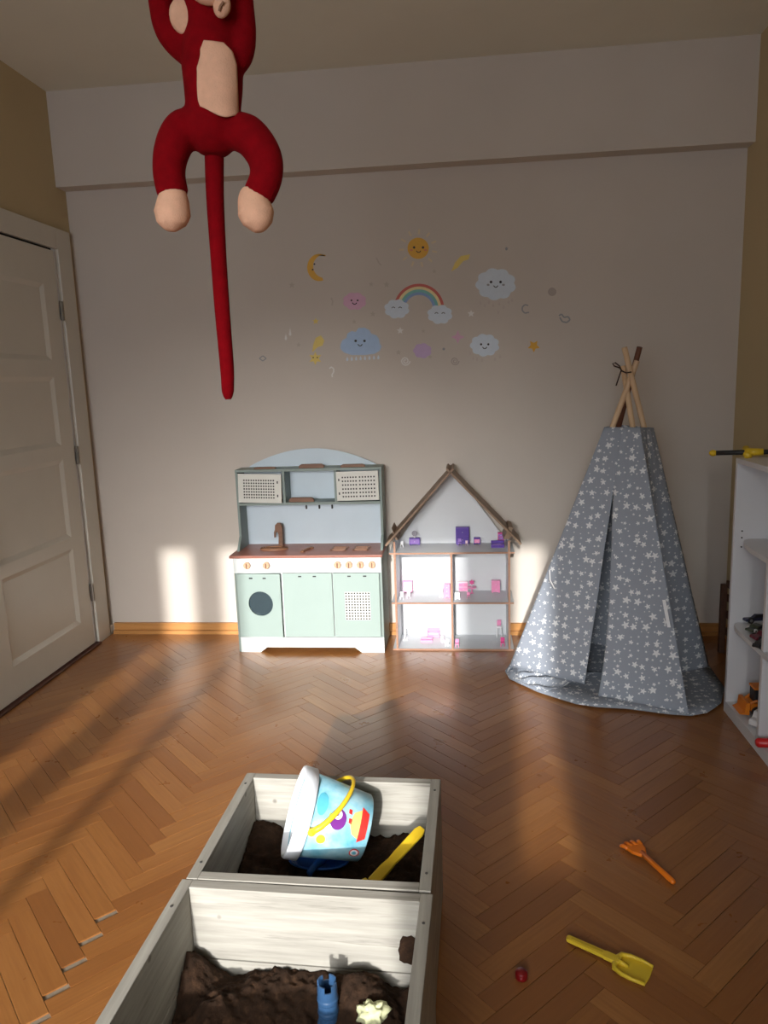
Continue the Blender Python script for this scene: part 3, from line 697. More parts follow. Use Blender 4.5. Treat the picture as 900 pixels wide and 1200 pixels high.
box('divider', (SX+.004, 1.9, .686), (sxb, 1.918, .967), WHITE, SH, .001)
for z in (.655, .69, .715, .345-.02): MB().lathe([(.003, 0), (.003, .002)], (SX+.028, SY1-.018, z+.0), 8, Matrix.Rotation(PI/2, 4, 'X')).build('peg_hole', BLACK, SH)

YEL = plain('yellow_plastic', (222, 186, 40), .4, .05); BLK = plain('dark_foam', (34, 34, 36), .6, .1)
zs = .985
SW = thing('toy_sword', (1.08, 2.79, zs), 'black toy sword with a yellow guard lying on the white shelf unit', 'toy sword')
pA, pG, pZ = atz(833, 531, zs+.016), atz(873, 530, zs+.02), Vector((1.23, 2.77, zs+.022))
MB().tube([pA+(pG-pA)*.14, pG, pG+(pZ-pG)*1.0], .009, 12).build('blade', BLK, SW, smooth=True)
MB().ball(pA+(pG-pA)*.07, (.015, .013, .012)).build('tip', YEL, SW, smooth=True)
g_ = MB(); dg = (pG-pA).normalized()
g_.tube([pG+Vector((.008, -.02, -.016)), pG+Vector((.004, 0, -.004)), pG+Vector((.01, .02, .014))], [.012, .014, .012], 10); g_.tube([pG+dg*.005, pG+dg*.06], [.016, .012], 10)
g_.build('guard', YEL, SW, smooth=True)

def toy_car(x, y, z, L, ang, body, label, wheel=None, cab=None, cat='toy car', name='toy_car', tall=1.0):
    e = thing(name, (x, y, z), label, cat, 'toy vehicles on the white shelf unit'); M_ = Matrix.Translation((x, y, z)) @ rz(ang)
    wd, h = L*.45, L*.34*tall; r_ = L*.12
    pf = [(-L/2, r_*.7), (L/2, r_*.7), (L/2, h*.5), (L*.46, h*.58), (L*.22, h*.62), (L*.10, h), (-L*.25, h), (-L*.38, h*.66), (-L/2, h*.6)]
    MB().prism([M_ @ Vector((a, -wd/2, b)) for a, b in pf], M_.to_3x3() @ Vector((0, wd, 0))).build('body', body, e, bevel=.002)
    wp = [(L*.2, h*.62), (L*.09, h*.95), (-L*.22, h*.95), (-L*.33, h*.68)]
    MB().prism([M_ @ Vector((a, -wd/2-.0012, b)) for a, b in wp], M_.to_3x3() @ Vector((0, wd+.0024, 0))).build('window', cab or BLK, e)
    for a in (-.3, .3):
        for b in (-1, 1):
            wl = MB().tube([M_ @ Vector((a*L, b*wd*.42, r_)), M_ @ Vector((a*L, b*wd*.56, r_))], r_, 14).build('wheel', wheel or BLK, e)
            MB().tube([M_ @ Vector((a*L, b*wd*.55, r_)), M_ @ Vector((a*L, b*wd*.58, r_))], r_*.5, 10).build('hubcap', plain('hub_grey', (120, 120, 122), .4), wl)
    return e
NAVY = plain('navy_paint', (34, 38, 66), .3, .05); MAR = plain('maroon_paint', (112, 28, 44), .3, .05); OLV = plain('olive_paint', (62, 70, 56), .4, .05); ORA = plain('orange_plastic', (226, 128, 28), .45, .05); REDP = plain('red_plastic', (206, 28, 30), .35, .05)
zc = .363
for px, py, L_, an, mt, lb, wh in ((884, 728, .10, .25, NAVY, 'dark navy toy car at the back of the middle shelf', None), (886, 740, .075, .5, OLV, 'small olive toy car between the navy and the maroon car', WPL),
        (896, 750, .09, .2, MAR, 'maroon toy car on the middle shelf', None), (890, 758, .055, .7, plain('charcoal_paint', (48, 48, 50), .4), 'little charcoal toy car at the edge of the middle shelf', None)):
    p = atz(px, py, zc); toy_car(p.x, p.y, zc, L_, PI+an, mt, lb, wh)
zb = .045
# orange loader
LX, LY = 1.085, 2.695
e = thing('toy_loader', (LX, LY, zb), 'orange toy loader with a black cab on the bottom shelf', 'toy loader', 'toy vehicles on the white shelf unit')
box('chassis', (LX-.05, LY-.035, zb+.02), (LX+.06, LY+.035, zb+.05), ORA, e, .003); box('engine_hood', (LX, LY-.03, zb+.05), (LX+.06, LY+.03, zb+.085), ORA, e, .004)
box('cab', (LX-.035, LY-.025, zb+.05), (LX, LY+.025, zb+.10), BLK, e, .003); box('cab_roof', (LX-.038, LY-.028, zb+.10), (LX+.003, LY+.028, zb+.108), ORA, e, .002)
MB().prism([(LX-.09, LY-.04, zb+.012), (LX-.055, LY-.04, zb+.008), (LX-.055, LY-.04, zb+.055), (LX-.068, LY-.04, zb+.055), (LX-.072, LY-.04, zb+.02)], (0, .08, 0)).build('bucket', ORA, e, bevel=.001)
for s_ in (-1, 1): MB().tube([(LX-.06, LY+s_*.022, zb+.04), (LX-.03, LY+s_*.03, zb+.06), (LX, LY+s_*.03, zb+.05)], .005, 8).build('loader_arm', ORA, e)
for a in (-.028, .04):
    for s_ in (-1, 1): MB().tube([(LX+a, LY+s_*.03, zb+.02), (LX+a, LY+s_*.045, zb+.02)], .02, 16).build('wheel', BLK, e)
toy_car(1.045, 2.60, zb, .085, PI+.75, WPL, 'white toy truck with black windows on the bottom shelf beside the orange loader', None, BLK, 'toy truck', 'toy_truck', 1.7)
# red bat sticking out over the bottom board
p0 = aty(886, 867, 2.43); 
MB_r = thing('toy_bat', (p0.x+.1, 2.43, zb), 'bright red toy bat lying across the bottom shelf edge', 'toy bat')
bx0 = p0.x
MB().tube([(bx0, 2.43, zb+.0165), (bx0+.006, 2.43, zb+.0165), (bx0+.10, 2.43, zb+.0165), (bx0+.16, 2.425, zb+.0165)], [.010, .0155, .0165, .013], 16).build('barrel', REDP, MB_r, smooth=True)
MB().tube([(bx0+.16, 2.425, zb+.0165), (bx0+.255, 2.42, zb+.0165)], [.012, .009], 12).build('grip', BLK, MB_r, smooth=True)

# brown slatted rack behind the teepee
RK = wood('rack_brown', (84, 56, 40), (104, 70, 50), (40, 4, 40), .6, .05)
rk = thing('slatted_rack', (1.23, 3.2, 0), 'low brown wooden slatted rack against the wall behind the teepee', 'rack')
for y in (2.86, 3.42): box('post', (1.175, y, 0), (1.2, y+.025, .33), RK, rk, .002)
for z in (.09, .17, .25, .315): box('slat', (1.20, 2.86, z), (1.212, 3.445, z+.03), RK, rk, .002)

# ------------------------------------------------------------------ sand crates
CRX = wood('whitewashed_plank', (140, 136, 127), (172, 168, 158), (3.5, 60, 60), .7, .25, (98, 92, 84)); CRY = wood('whitewashed_plank_lengthwise', (134, 130, 121), (165, 161, 151), (60, 3.5, 60), .7, .25, (92, 86, 78))
ZR = .32
def crate(name, cx, cy, w_, l_, rot, label):
    c = thing(name, (cx, cy, 0), label, 'crate', 'wooden sand crates'); M_ = Matrix.Translation((cx, cy, 0)) @ rz(rot); th = .024
    for za, zb_ in ((.012, .158), (.161, ZR)):
        for s_ in (-1, 1):
            x = s_*(w_/2-th/2); MB().box((x-th/2, -l_/2, za), (x+th/2, l_/2, zb_), M_).build('side_board', CRY, c, bevel=.0015)
            y = s_*(l_/2-th/2); MB().box((-w_/2+th, y-th/2, za), (w_/2-th, y+th/2, zb_), M_).build('end_board', CRX, c, bevel=.0015)
    MB().box((-w_/2+.002, -l_/2+.002, 0), (w_/2-.002, l_/2-.002, .012), M_).build('base_board', CRX, c)
    nm = MB()
    for sx in (-1, 1):
        for f_ in (-.75, .75): nm.lathe([(.003, 0), (.003, .0012)], M_ @ Vector((sx*(w_/2-th/2), f_*l_/2, ZR)), 8)
    nm.build('nail_head', plain('nail_grey', (70, 68, 66), .5), c)
    return M_
MF = crate('sand_crate', -.321, 1.503, .500, .412, -.018, 'smaller whitewashed wooden sand crate holding the toy bucket')
MN = crate('sand_crate', -.336, .972, .512, .640, -.030, 'longer whitewashed wooden sand crate with heaped sand and a blue mould')
def sandmat():
    m, t, b = newmat('damp_sand', .95); tc = t.new('ShaderNodeTexCoord').outputs['Object']
    n = t.noise(tc, 45, 6, .7); c = t.ramp(n, [(.25, lin((30, 22, 15))), (.55, lin((54, 38, 27))), (.8, lin((88, 64, 45)))]); t.l.new(c, b.inputs['Base Color'])
    t.l.new(t.bump(t.noise(tc, 260, 5, .7), .7, .004), b.inputs['Normal']); b.inputs['Specular IOR Level'].default_value = .15; return m
SAND = sandmat()
def sand(M_, w_, l_, hf, label, n=130):
    th = .0255; a, b = w_/2-th, l_/2-th
    def P(u, v):
        x, y = -a+2*a*u, -b+2*b*v; q = M_ @ Vector((x, y, 0)); h = hf(q.x, q.y)
        h += .010*noise.noise(q*22)+.008*noise.noise(q*48)+.006*noise.noise(q*95)+.005*abs(noise.noise(q*170))
        return Vector((q.x, q.y, max(.03, min(h, .30))))
    m = MB().grid(P, n, int(n*l_/w_)); nu = n; nv = int(n*l_/w_)
    # skirt down to the base board
    rim = [i for i in range(nu+1)]+[(j+1)*(nu+1)-1 for j in range(1, nv+1)]+[nv*(nu+1)+i for i in range(nu-1, -1, -1)]+[j*(nu+1) for j in range(nv-1, 0, -1)]
    k0 = len(m.v); m.v += [Vector((m.v[i].x, m.v[i].y, .0125)) for i in rim]; L_ = len(rim)
    m.f += [(rim[(k+1) % L_], rim[k], k0+k, k0+(k+1) % L_) for k in range(L_)]
    o = m.build('sand', SAND, smooth=True); tag(o, label, 'sand', kind='stuff'); return o
G = lambda x, y, cx, cy, s_, h: h*math.exp(-((x-cx)**2+(y-cy)**2)/(2*s_*s_))
hp = atz(410, 1122, .23); hl_ = atz(260, 1185, .13); hr = atz(480, 1112, .2); hlc = atz(228, 1105, .24)
def hf_n(x, y): return .115+G(x, y, hp.x+.012, 1.215, .045, .07)+G(x, y, hp.x+.06, 1.19, .03, .02)+G(x, y, hl_.x, hl_.y-.02, .05, .05)+G(x, y, -.56, 1.24, .035, .085)+G(x, y, -.36, 1.25, .06, .04)+G(x, y, -.09, 1.24, .02, .06)
def hf_f(x, y): return .172+G(x, y, -.54, 1.66, .05, .035)+G(x, y, -.12, 1.62, .05, .02)
sand(MN, .512, .640, hf_n, 'heaped damp brown sand in the longer crate')
pc = [aty(482+(17+6*noise.noise(Vector((math.cos(a)*2, math.sin(a)*2, 3))))*math.cos(a)*.9, 1112+(17+9*noise.noise(Vector((math.cos(a)*2, math.sin(a)*2, 9))))*math.sin(a), 1.2635) for a in [2*PI*k/20 for k in range(20)]]
MB().prism(pc, (0, -.004, 0)).build('sand_smear', SAND, bpy.data.objects['sand_crate.001'])
sand(MF, .500, .412, hf_f, 'dark damp sand under the toy bucket', 70)

# ------------------------------------------------------------------ bucket lying in the far crate
def bucketmat():
    m, t, b = newmat('printed_bucket', .35); tc = t.new('ShaderNodeTexCoord').outputs['Object']
    n = t.noise(tc, 16, 5, .6); c = t.ramp(n, [(.35, lin((98, 172, 196))), (.5, lin((138, 192, 210))), (.65, lin((168, 206, 218)))]); t.l.new(c, b.inputs['Base Color']); return m
BKM = bucketmat()
rimc, basec = aty(339, 945, 1.562), aty(432, 971, 1.585)
ax_ = (rimc-basec); BL = .176; ax_.normalize()
ax_ = (ax_+Vector((0, -.06, 0))).normalized()
bx_ = ax_.cross(Vector((0, -.6, .8))).normalized(); by_ = ax_.cross(bx_).normalized()    # around axes
bc = (rimc+basec)/2; b0 = bc-ax_*BL/2+Vector((0, 0, -.004))
RB, RT = .076, .1015
MBK = frame(b0, bx_, by_, ax_)
BK = thing('toy_bucket', (bc.x, bc.y, .18), 'printed light blue and white toy bucket lying on its side in the crate', 'bucket')
prof = [(RB, 0), (RT-.003, BL-.02), (RT-.0045, BL-.001), (RT-.007, BL-.001), (RB-.003, .004)]
mb = MB(); seg = 48
def ringm(pr, M_, capa, capb):
    m = MB(); m.lathe(pr, (0, 0, 0), seg, M_, cap=False)
    if capa: m.f.append(tuple(range(seg))[::-1])
    if capb: m.f.append(tuple(range((len(pr)-1)*seg, len(pr)*seg)))
    return m
body = ringm([(RB-.004, 0), (RB, .003), (RT-.005, BL-.014), (RT-.008, BL-.014), (RB-.003, .005)], MBK, True, True).build('body', BKM, BK, smooth=True)
WB = plain('bucket_white', (226, 230, 236), .35, .03)
ringm([(RT-.006, BL-.034), (RT+.002, BL-.032), (RT+.003, BL-.004), (RT+.001, BL), (RT-.004, BL), (RT-.005, BL-.03)], MBK, False, False).build('rim', WB, BK, smooth=True)
ringm([(RB-.006, .006), (RT-.0095, BL-.016), (RT-.0088, BL-.016), (RB-.0056, .006)], MBK, True, True).build('lining', WB, BK, smooth=True)
def rad(z): return RB+(RT-.005-RB)*z/(BL-.014)
# find the angle that faces the camera
tocam = (CAM-bc).normalized(); a0 = math.atan2(tocam.dot(by_), tocam.dot(bx_))
upd = Vector((0, 0, 1)); sgn = 1 if (-bx_*math.sin(a0)+by_*math.cos(a0)).dot(upd) > 0 else -1
def bdecal(name, pts, mat, off=.0007, cz=None):
    """pts in (h along axis from the base, v upwards around the bucket), metres"""
    pts = [(p[0]+(q[0]-p[0])*k/5, p[1]+(q[1]-p[1])*k/5) for p, q in zip(pts, pts[1:]+pts[:1]) for k in range(5)] if len(pts) < 9 else pts
    n = len(pts); ch = sum(p[0] for p in pts)/n; cv = sum(p[1] for p in pts)/n; m = MB(); vv = []; R_ = 4
    def S_(h, v):
        r_ = rad(h)+off; a = a0+sgn*v/r_; return MBK @ Vector((r_*math.cos(a), r_*math.sin(a), h))
    vv.append(S_(ch, cv))
    for k in range(1, R_+1):
        for p in pts: vv.append(S_(ch+(p[0]-ch)*k/R_, cv+(p[1]-cv)*k/R_))
    fs = [(0, 1+i, 1+(i+1) % n) for i in range(n)]
    for k in range(R_-1): fs += [(1+k*n+i, 1+(k+1)*n+i, 1+(k+1)*n+(i+1) % n, 1+k*n+(i+1) % n) for i in range(n)]
    m.add(vv, fs); return m.build(name, mat, body)
def circ(h, v, r_, n=20, sx=1, sy=1, a=0, b=2*PI): return [(h+r_*sx*math.cos(a+(b-a)*k/n), v+r_*sy*math.sin(a+(b-a)*k/n)) for k in range(n)]
PUR2 = plain('print_purple', (112, 40, 130), .4, .03); RED2 = plain('print_red', (206, 44, 38), .4, .03); GOLD = plain('print_gold', (236, 196, 110), .4, .08, 120); YEL2 = plain('print_yellow', (226, 214, 62), .4, .05); TURQ = plain('print_turquoise', (88, 176, 198), .4, .1, 40); WPR = plain('print_white', (230, 228, 232), .4, .03); LIM = plain('print_lime', (170, 200, 90), .4, .05)
bdecal('print_cloud_patch', circ(.125, .03, .022, 20, .6, 1.2), TURQ)
bdecal('print_snail_body', circ(.082, .004, .023, 20, .85, 1), PUR2, .0009)
bdecal('print_snail_shell', circ(.085, .014, .011, 16), WPR, .0012)
bdecal('print_snail_spiral', circ(.087, .015, .005, 12), PUR2, .0015)
bdecal('print_leaf', circ(.102, .006, .006, 12, .6, 1.5), LIM)
bdecal('print_boat_hull', [(.010, -.024), (.028, -.036), (.028, .044), (.010, .030)], RED2, .0009)
bdecal('print_boat_cabin', [(.028, -.028), (.044, -.020), (.054, .004), (.046, .026), (.028, .036)], GOLD, .0009)
for h, v in ((.053, .006), (.056, .026)): bdecal('print_flag', [(h-.004, v-.006), (h+.004, v-.004), (h+.004, v+.006), (h-.004, v+.005)], RED2, .0009)
bdecal('print_life_ring', circ(.024, -.064, .012, 20), RED2, .0009); bdecal('print_life_ring_band', circ(.024, -.064, .0095, 20), WPR, .0012); bdecal('print_life_ring_hole', circ(.024, -.064, .005, 14), TURQ, .0015)
bdecal('print_sun', circ(.11, -.047, .011, 18), YEL2)
# handle
hp1 = a0+sgn*(-.25); 
def hp_(a, h, off): r_ = rad(h)+off; return MBK @ Vector((r_*math.cos(a), r_*math.sin(a), h))
pv = .136; pa, pb = a0-sgn*.35, a0-sgn*.35+sgn*PI
path = []
for k in range(25):
    tt = k/24; a = pa+(pb-pa)*tt
    hgt = pv-.078*math.sin(PI*tt)**.8; path.append(hp_(a, hgt, .007+.012*math.sin(PI*tt)))
MB().tube(path, [.0074-.0028*math.sin(PI*k/24) for k in range(25)], 10).build('handle', YEL, BK, smooth=True)
for a in (pa, pb):
    c_ = hp_(a, pv, .001); MB().tube([c_, hp_(a, pv, .011)], .009, 14).build('handle_boss', YEL, BK)

BLU = plain('blue_plastic', (36, 92, 178), .4, .06)
# blue shovel half under the bucket
bs = thing('toy_shovel', (-.33, 1.42, .18), 'blue plastic toy shovel under the bucket in the smaller crate', 'toy shovel')
p1, p2 = atz(362, 1024, .196), atz(378, 1008, .196)
MB().tube([p1, (p1+p2)/2+Vector((0, 0, .006)), p2, p2+(p2-p1)*.8-Vector((0, 0, .004))], .011, 10, flat=.55).build('shaft', BLU, bs, smooth=True)
cc = atz(372, 1014, .19); 
MB().tube([(cc.x+.07*math.cos(2*PI*k/28), cc.y+.02+.034*math.sin(2*PI*k/28), .19) for k in range(29)], .0032, 8).build('blade_rim', BLU, bs, smooth=True)
MB().lathe([(.067, 0), (.05, -.008), (.0, -.01)], (cc.x, cc.y+.02, .19), 24, Matrix.Scale(.5, 4, (0, 1, 0)), cap=False).build('blade', BLU, bs, smooth=True, solid=.002)
# yellow spade leaning on the crate wall
ys = thing('toy_spade', (-.15, 1.5, .18), 'yellow toy spade with a long handle leaning inside the smaller crate', 'toy spade')
e1, e0_ = aty(495, 972, 1.59), atz(436, 1036, .203)
dv = (e1-e0_); 
n_ = Vector((0, -.5, .86)); sd = dv.cross(n_).normalized()
hw = [(0, .013), (.25, .013), (.38, .0105), (.5, .012), (.92, .0125), (1, .008)]
pts = [e0_+dv*u+sd*w__ for u, w__ in hw]+[e0_+dv*u-sd*w__ for u, w__ in hw[::-1]]
MB().prism(pts, sd.cross(dv).normalized()*.010).build('handle', YEL, ys, bevel=.003)
bl = [e0_-dv*.05*u+sd*w__ for u, w__ in ((0, .02), (3, .03), (6, .03), (8, .018))]+[e0_-dv*.05*u-sd*w__ for u, w__ in ((8, .018), (6, .03), (3, .03), (0, .02))]
MB().prism(bl, sd.cross(dv).normalized()*.004).build('blade', YEL, ys, bevel=.001)

# blue castle mould standing in the sand
ct_ = atz(383, 1151, .215); MX, MY = ct_.x, ct_.y
BLU2 = plain('steel_blue_plastic', (48, 80, 116), .4, .06)
cm = thing('sand_mould', (MX, MY, .108), 'blue castle tower sand mould standing in the longer crate', 'sand mould')
r_ = .0185; m = MB(); zt0, zt1 = .108, .205
m.lathe([(r_*1.15, zt0), (r_*1.15, zt0+.024), (r_, zt0+.027), (r_, zt0+.042), (r_*1.06, zt0+.045), (r_*1.06, zt0+.05), (r_, zt0+.053), (r_, zt0+.068), (r_*1.06, zt0+.071), (r_*1.06, zt0+.076), (r_, zt0+.079), (r_, zt1), (r_*.86, zt1), (r_*.86, zt0+.05)], (MX, MY, 0), 28)
m.build('tower', BLU2, cm, smooth=False)
for k in range(4):
    a = PI/4+k*PI/2+.3; 
    arcp = [(MX+q*math.cos(a+b), MY+q*math.sin(a+b), zt1) for q, bs_ in ((r_, (-.42, -.14, .14, .42)), (r_*.86, (.42, .14, -.14, -.42))) for b in bs_]
    MB().prism(arcp, (0, 0, .012)).build('merlon', BLU2, cm)
# crumpled pale foam
fp = None
for k in range(200):
    z_ = .25-.001*k; q = atz(437, 1190, z_)
    if hf_n(q.x, q.y)+.016 >= z_: fp = q; break
fp = fp or atz(437, 1190, .1); m = MB()
m.ball((0, 0, 0), 1, 24, 16)
for i, v in enumerate(m.v):
    k = .021*(1+.55*noise.noise(v*2.1)+.3*noise.noise(v*5)); m.v[i] = Vector((fp.x, fp.y, hf_n(fp.x, fp.y)+.020))+Vector((v.x*k*1.25, v.y*k*.9, v.z*k*.9))
tag(m.build('foam_lump', plain('pale_foam', (206, 208, 164), .8, .12, 60, .4, 120), smooth=True), 'crumpled pale yellow foam lump on the sand beside the blue mould', 'foam lump')

# ------------------------------------------------------------------ toys on the floor
zfl = .0008
rk_ = thing('toy_rake', (.48, 1.85, 0), 'orange plastic hand-shaped toy rake lying on the parquet', 'toy rake')
ORB = plain('bright_orange_plastic', (232, 122, 22), .4, .06)
ra, rb = atz(790, 1038, 0), atz(741, 994, 0); dr = (rb-ra); Lr = dr.length; dr.normalize(); sr = Vector((-dr.y, dr.x, 0))
def loc(u, v, z): return ra+dr*u+sr*v+Vector((0, 0, z+zfl))
MB().tube([loc(0, 0, .007), loc(.006, 0, .008), loc(.07, 0, .009), loc(.13, 0, .010)], [.005, .0075, .0072, .0075], 10, flat=None).build('handle', ORB, rk_, smooth=True)
pal = [(.118, -.008), (.138, -.022), (.163, -.027), (.168, -.015), (.170, 0), (.168, .015), (.163, .027), (.138, .022), (.118, .008)]
MB().prism([loc(u, v, .004) for u, v in pal], (0, 0, .010)).build('palm', ORB, rk_, bevel=.003)
for k, v in enumerate((-.021, -.007, .007, .021)):
    l_ = .030 if k in (1, 2) else .024
    MB().tube([loc(.158, v, .010), loc(.158+l_*.7, v*1.25, .009), loc(.158+l_, v*1.35, .004)], [.0064, .0060, .0042], 8).build('finger', ORB, rk_, smooth=True)
sp_ = thing('toy_spade', (.31, 1.5, 0), 'yellow plastic toy spade lying flat on the parquet', 'toy spade')
YEL3 = plain('lemon_plastic', (214, 184, 48), .42, .05)
sa, sb = atz(664, 1103, 0), atz(760, 1146, 0); ds_ = (sb-sa); Ls = ds_.length; ds_.normalize(); ss = Vector((-ds_.y, ds_.x, 0))
def loc2(u, v, z): return sa+ds_*u+ss*v+Vector((0, 0, z+zfl))
hd = MB().prism([loc2(u, v, .004) for u, v in ((0, .004), (.004, .008), (.09, .0085), (.092, .0105), (.118, .0105), (.125, .008), (.125, -.008), (.118, -.0105), (.092, -.0105), (.09, -.0085), (.004, -.008), (0, -.004))], (0, 0, .009)).build('handle', YEL3, sp_, bevel=.002)
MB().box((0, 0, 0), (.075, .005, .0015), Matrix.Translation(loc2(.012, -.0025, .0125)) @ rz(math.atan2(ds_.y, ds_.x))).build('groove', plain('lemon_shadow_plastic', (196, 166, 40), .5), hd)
bo = [(.118, -.012), (.122, -.024), (.14, -.031), (.165, -.032), (.19, -.0285), (.192, 0), (.19, .0285), (.165, .032), (.14, .031), (.122, .024), (.118, .012)]
bd_ = MB().prism([loc2(u, v, 0) for u, v in bo], (0, 0, .003)).build('blade', YEL3, sp_, bevel=.001)
wl_ = bo[::-1]; wl_ = [p for p in wl_ if p[0] < .1905]
MB().tube([loc2(u, v, .007) for u, v in sorted([p for p in bo if p[1] < 0 and p[0] < .191], key=lambda p: -p[0])]+[loc2(u, v, .007) for u, v in sorted([p for p in bo if p[1] > 0 and p[0] < .191], key=lambda p: p[0])], [.003+.004*(1-abs(k-4.5)/4.5) for k in range(10)], 8).build('raised_edge', YEL3, bd_, smooth=True)
MB().tube([loc2(.12, 0, .008), loc2(.145, 0, .004)], [.007, .003], 8).build('socket', YEL3, bd_, smooth=True)
rc = atz(611, 1146, 0)
cp = MB().lathe([(.0, .0), (.0135, .0), (.0145, .002), (.0135, .014), (.011, .017), (.0, .017)], (rc.x, rc.y, zfl), 20, cap=False)
tag(cp.build('bottle_cap', plain('dark_red_plastic', (118, 14, 20), .3, .05), smooth=True), 'small dark red cap lying on the parquet beside the crate', 'cap')

# ------------------------------------------------------------------ hanging plush monkey
YM = 1.30
def mp(px, py, dy=0): return aty(px, py, YM+dy)
sm = (mp(251, 100)-mp(250, 100)).length
RED = plain('red_plush', (126, 4, 14), .95, .12, 60, .35, 420, .1); PEACH = plain('peach_plush', (226, 176, 146), .95, .06, 60, .35, 420, .1)
MK = thing('plush_monkey', mp(248, 150), 'red plush monkey with peach belly hanging by its arms from the ceiling', 'plush toy')
def sp_path(pts, rad_, n=6):
    P = [Vector(p) for p in pts]; out = []; ro = []
    for i in range(len(P)-1):
        p0, p1, p2, p3 = P[max(i-1, 0)], P[i], P[i+1], P[min(i+2, len(P)-1)]
        for k in range(n):
            t = k/n; out.append(.5*((2*p1)+(p2-p0)*t+(2*p0-5*p1+4*p2-p3)*t*t+(3*p1-p0-3*p2+p3)*t**3)); ro.append((rad_[i]*(1-t)+rad_[i+1]*t)*sm)
    out.append(P[-1]); ro.append(rad_[-1]*sm); return out, ro
TOR = [(247, 38, 29), (248, 58, 33), (249, 80, 34.5), (250, 100, 33.5), (250, 130, 31), (250, 150, 33), (250, 166, 29), (250, 182, 14)]
red = MB()
def limb(m, pts, rads, seg=16):
    p, r_ = sp_path([mp(*q) for q in pts], rads); m.tube(p, r_, seg)
limb(red, [(x, y) for x, y, r_ in TOR], [r_ for x, y, r_ in TOR], 24)
limb(red, [(238, 152), (216, 152, -.01), (203, 172, -.02), (198, 200, -.03), (203, 229, -.035)], [20, 22, 20.5, 18.5, 18])
limb(red, [(262, 152), (290, 158, -.01), (309, 182, -.02), (312, 207, -.03), (302, 231, -.035)], [20, 22, 20.5, 18.5, 18])
limb(red, [(236, 66), (214, 54), (198, 36), (190, 10), (187, -30), (195, -80), (220, -118)], [19, 17, 16, 14.5, 14, 13, 12])
limb(red, [(264, 74), (280, 66), (286, 40), (284, 5), (280, -40), (268, -90), (250, -118)], [19, 15.5, 14, 13, 13, 12.5, 12])
limb(red, [(248, 45), (247, 20), (246, -10)], [29, 29, 34])
red.ball(mp(246, -32), (46*sm, 40*sm, 44*sm), 24, 16)
rb_ = red.build('body', RED, MK, smooth=True)
md = rb_.modifiers.new('remesh', 'REMESH'); md.mode = 'VOXEL'; md.voxel_size = .0042; md.use_smooth_shade = True
md = rb_.modifiers.new('smooth', 'SMOOTH'); md.factor = .5; md.iterations = 8
def tor(py):
    for (x0, y0, r0_), (x1, y1, r1_) in zip(TOR, TOR[1:]):
        if y0 <= py <= y1: k = (py-y0)/(y1-y0); return x0+(x1-x0)*k, r0_+(r1_-r0_)*k
    return TOR[-1][0], TOR[-1][2]
def lerp_tab(tab, v):
    for (a, b), (c, d) in zip(tab, tab[1:]):
        if a <= v <= c: return b+(d-b)*(v-a)/(c-a)
    return tab[-1][1]
LFT = [(0, 231), (.2, 232.5), (.35, 229.5), (.6, 229), (1, 231)]; RGT_ = [(0, 262), (.12, 272), (.3, 277), (.6, 278), (1, 279)]
def belly(u, v):
    x = lerp_tab(LFT, v)+(lerp_tab(RGT_, v)-lerp_tab(LFT, v))*u
    y0 = 47.5+3*u*u; y1 = 124+13*math.sin(PI*min(1, u*1.12)*.62)**1.6
    y = y0+(y1-y0)*v
    xc_, r_ = tor(y); uu = (x-xc_)/(r_+1.0)
    return mp(x, y, -((r_+1.0)*sm*math.sqrt(max(0.0, 1-min(1, uu*uu)))+.0015))
MB().grid(belly, 26, 36).build('belly_patch', PEACH, MK, smooth=True, solid=.003)
for pts in ([(203, 222, -.034), (203, 234, -.036), (202, 250, -.04), (201, 262, -.042), (201, 271, -.042)], [(297, 223, -.034), (297, 234, -.036), (300, 250, -.04), (302, 262, -.042), (303, 272, -.042)]):
    m = MB(); limb(m, pts, [13, 17.5, 20.5, 16.5, 5], 18); m.build('foot', PEACH, MK, smooth=True)
m = MB(); limb(m, [(251, 172, .01), (252, 230, .02), (256, 300, .02), (261, 370, .02), (266, 430, .02), (267, 458, .02), (267.5, 468, .02)], [11.5, 10.5, 9.6, 9.2, 8.6, 7.6, 3.5], 14); m.build('tail', RED, MK, smooth=True)
MB().ball(mp(246, -24, -.05), (27*sm, 16*sm, 25*sm), 18, 12).build('muzzle', PEACH, MK, smooth=True)
MB().ball(mp(214, 19, -.022), (15*sm, 8*sm, 19*sm), 18, 12, Matrix.Rotation(-.2, 4, 'Y')).build('ear', PEACH, MK, smooth=True)
eo = MB().ball(mp(260, 7, -.05), (9.5*sm, 7*sm, 12*sm), 16, 10, Matrix.Rotation(.25, 4, 'Y')).build('ear', PEACH, MK, smooth=True)
MB().tube([mp(262, 2, -.062), mp(258, 8, -.062), mp(257, 13, -.060)], .0022, 8).build('ear_fold', plain('fold_brown', (150, 108, 84), .95), eo, smooth=True)
for px in (226, 246): MB().ball(mp(px, -124), (13*sm, 13*sm, 15*sm), 14, 10).build('hand', PEACH, MK, smooth=True)
for px in (235, 258): MB().ball(mp(px, -52, -.052), (4*sm, 3*sm, 4*sm), 10, 8).build('eye', BLACK, MK, smooth=True)
hc = mp(236, -124); MB().tube([(hc.x, hc.y, hc.z-.03), (hc.x, hc.y, HC-.001)], .004, 8).build('hanging_cord', plain('white_cord', (214, 208, 196), .8), MK)

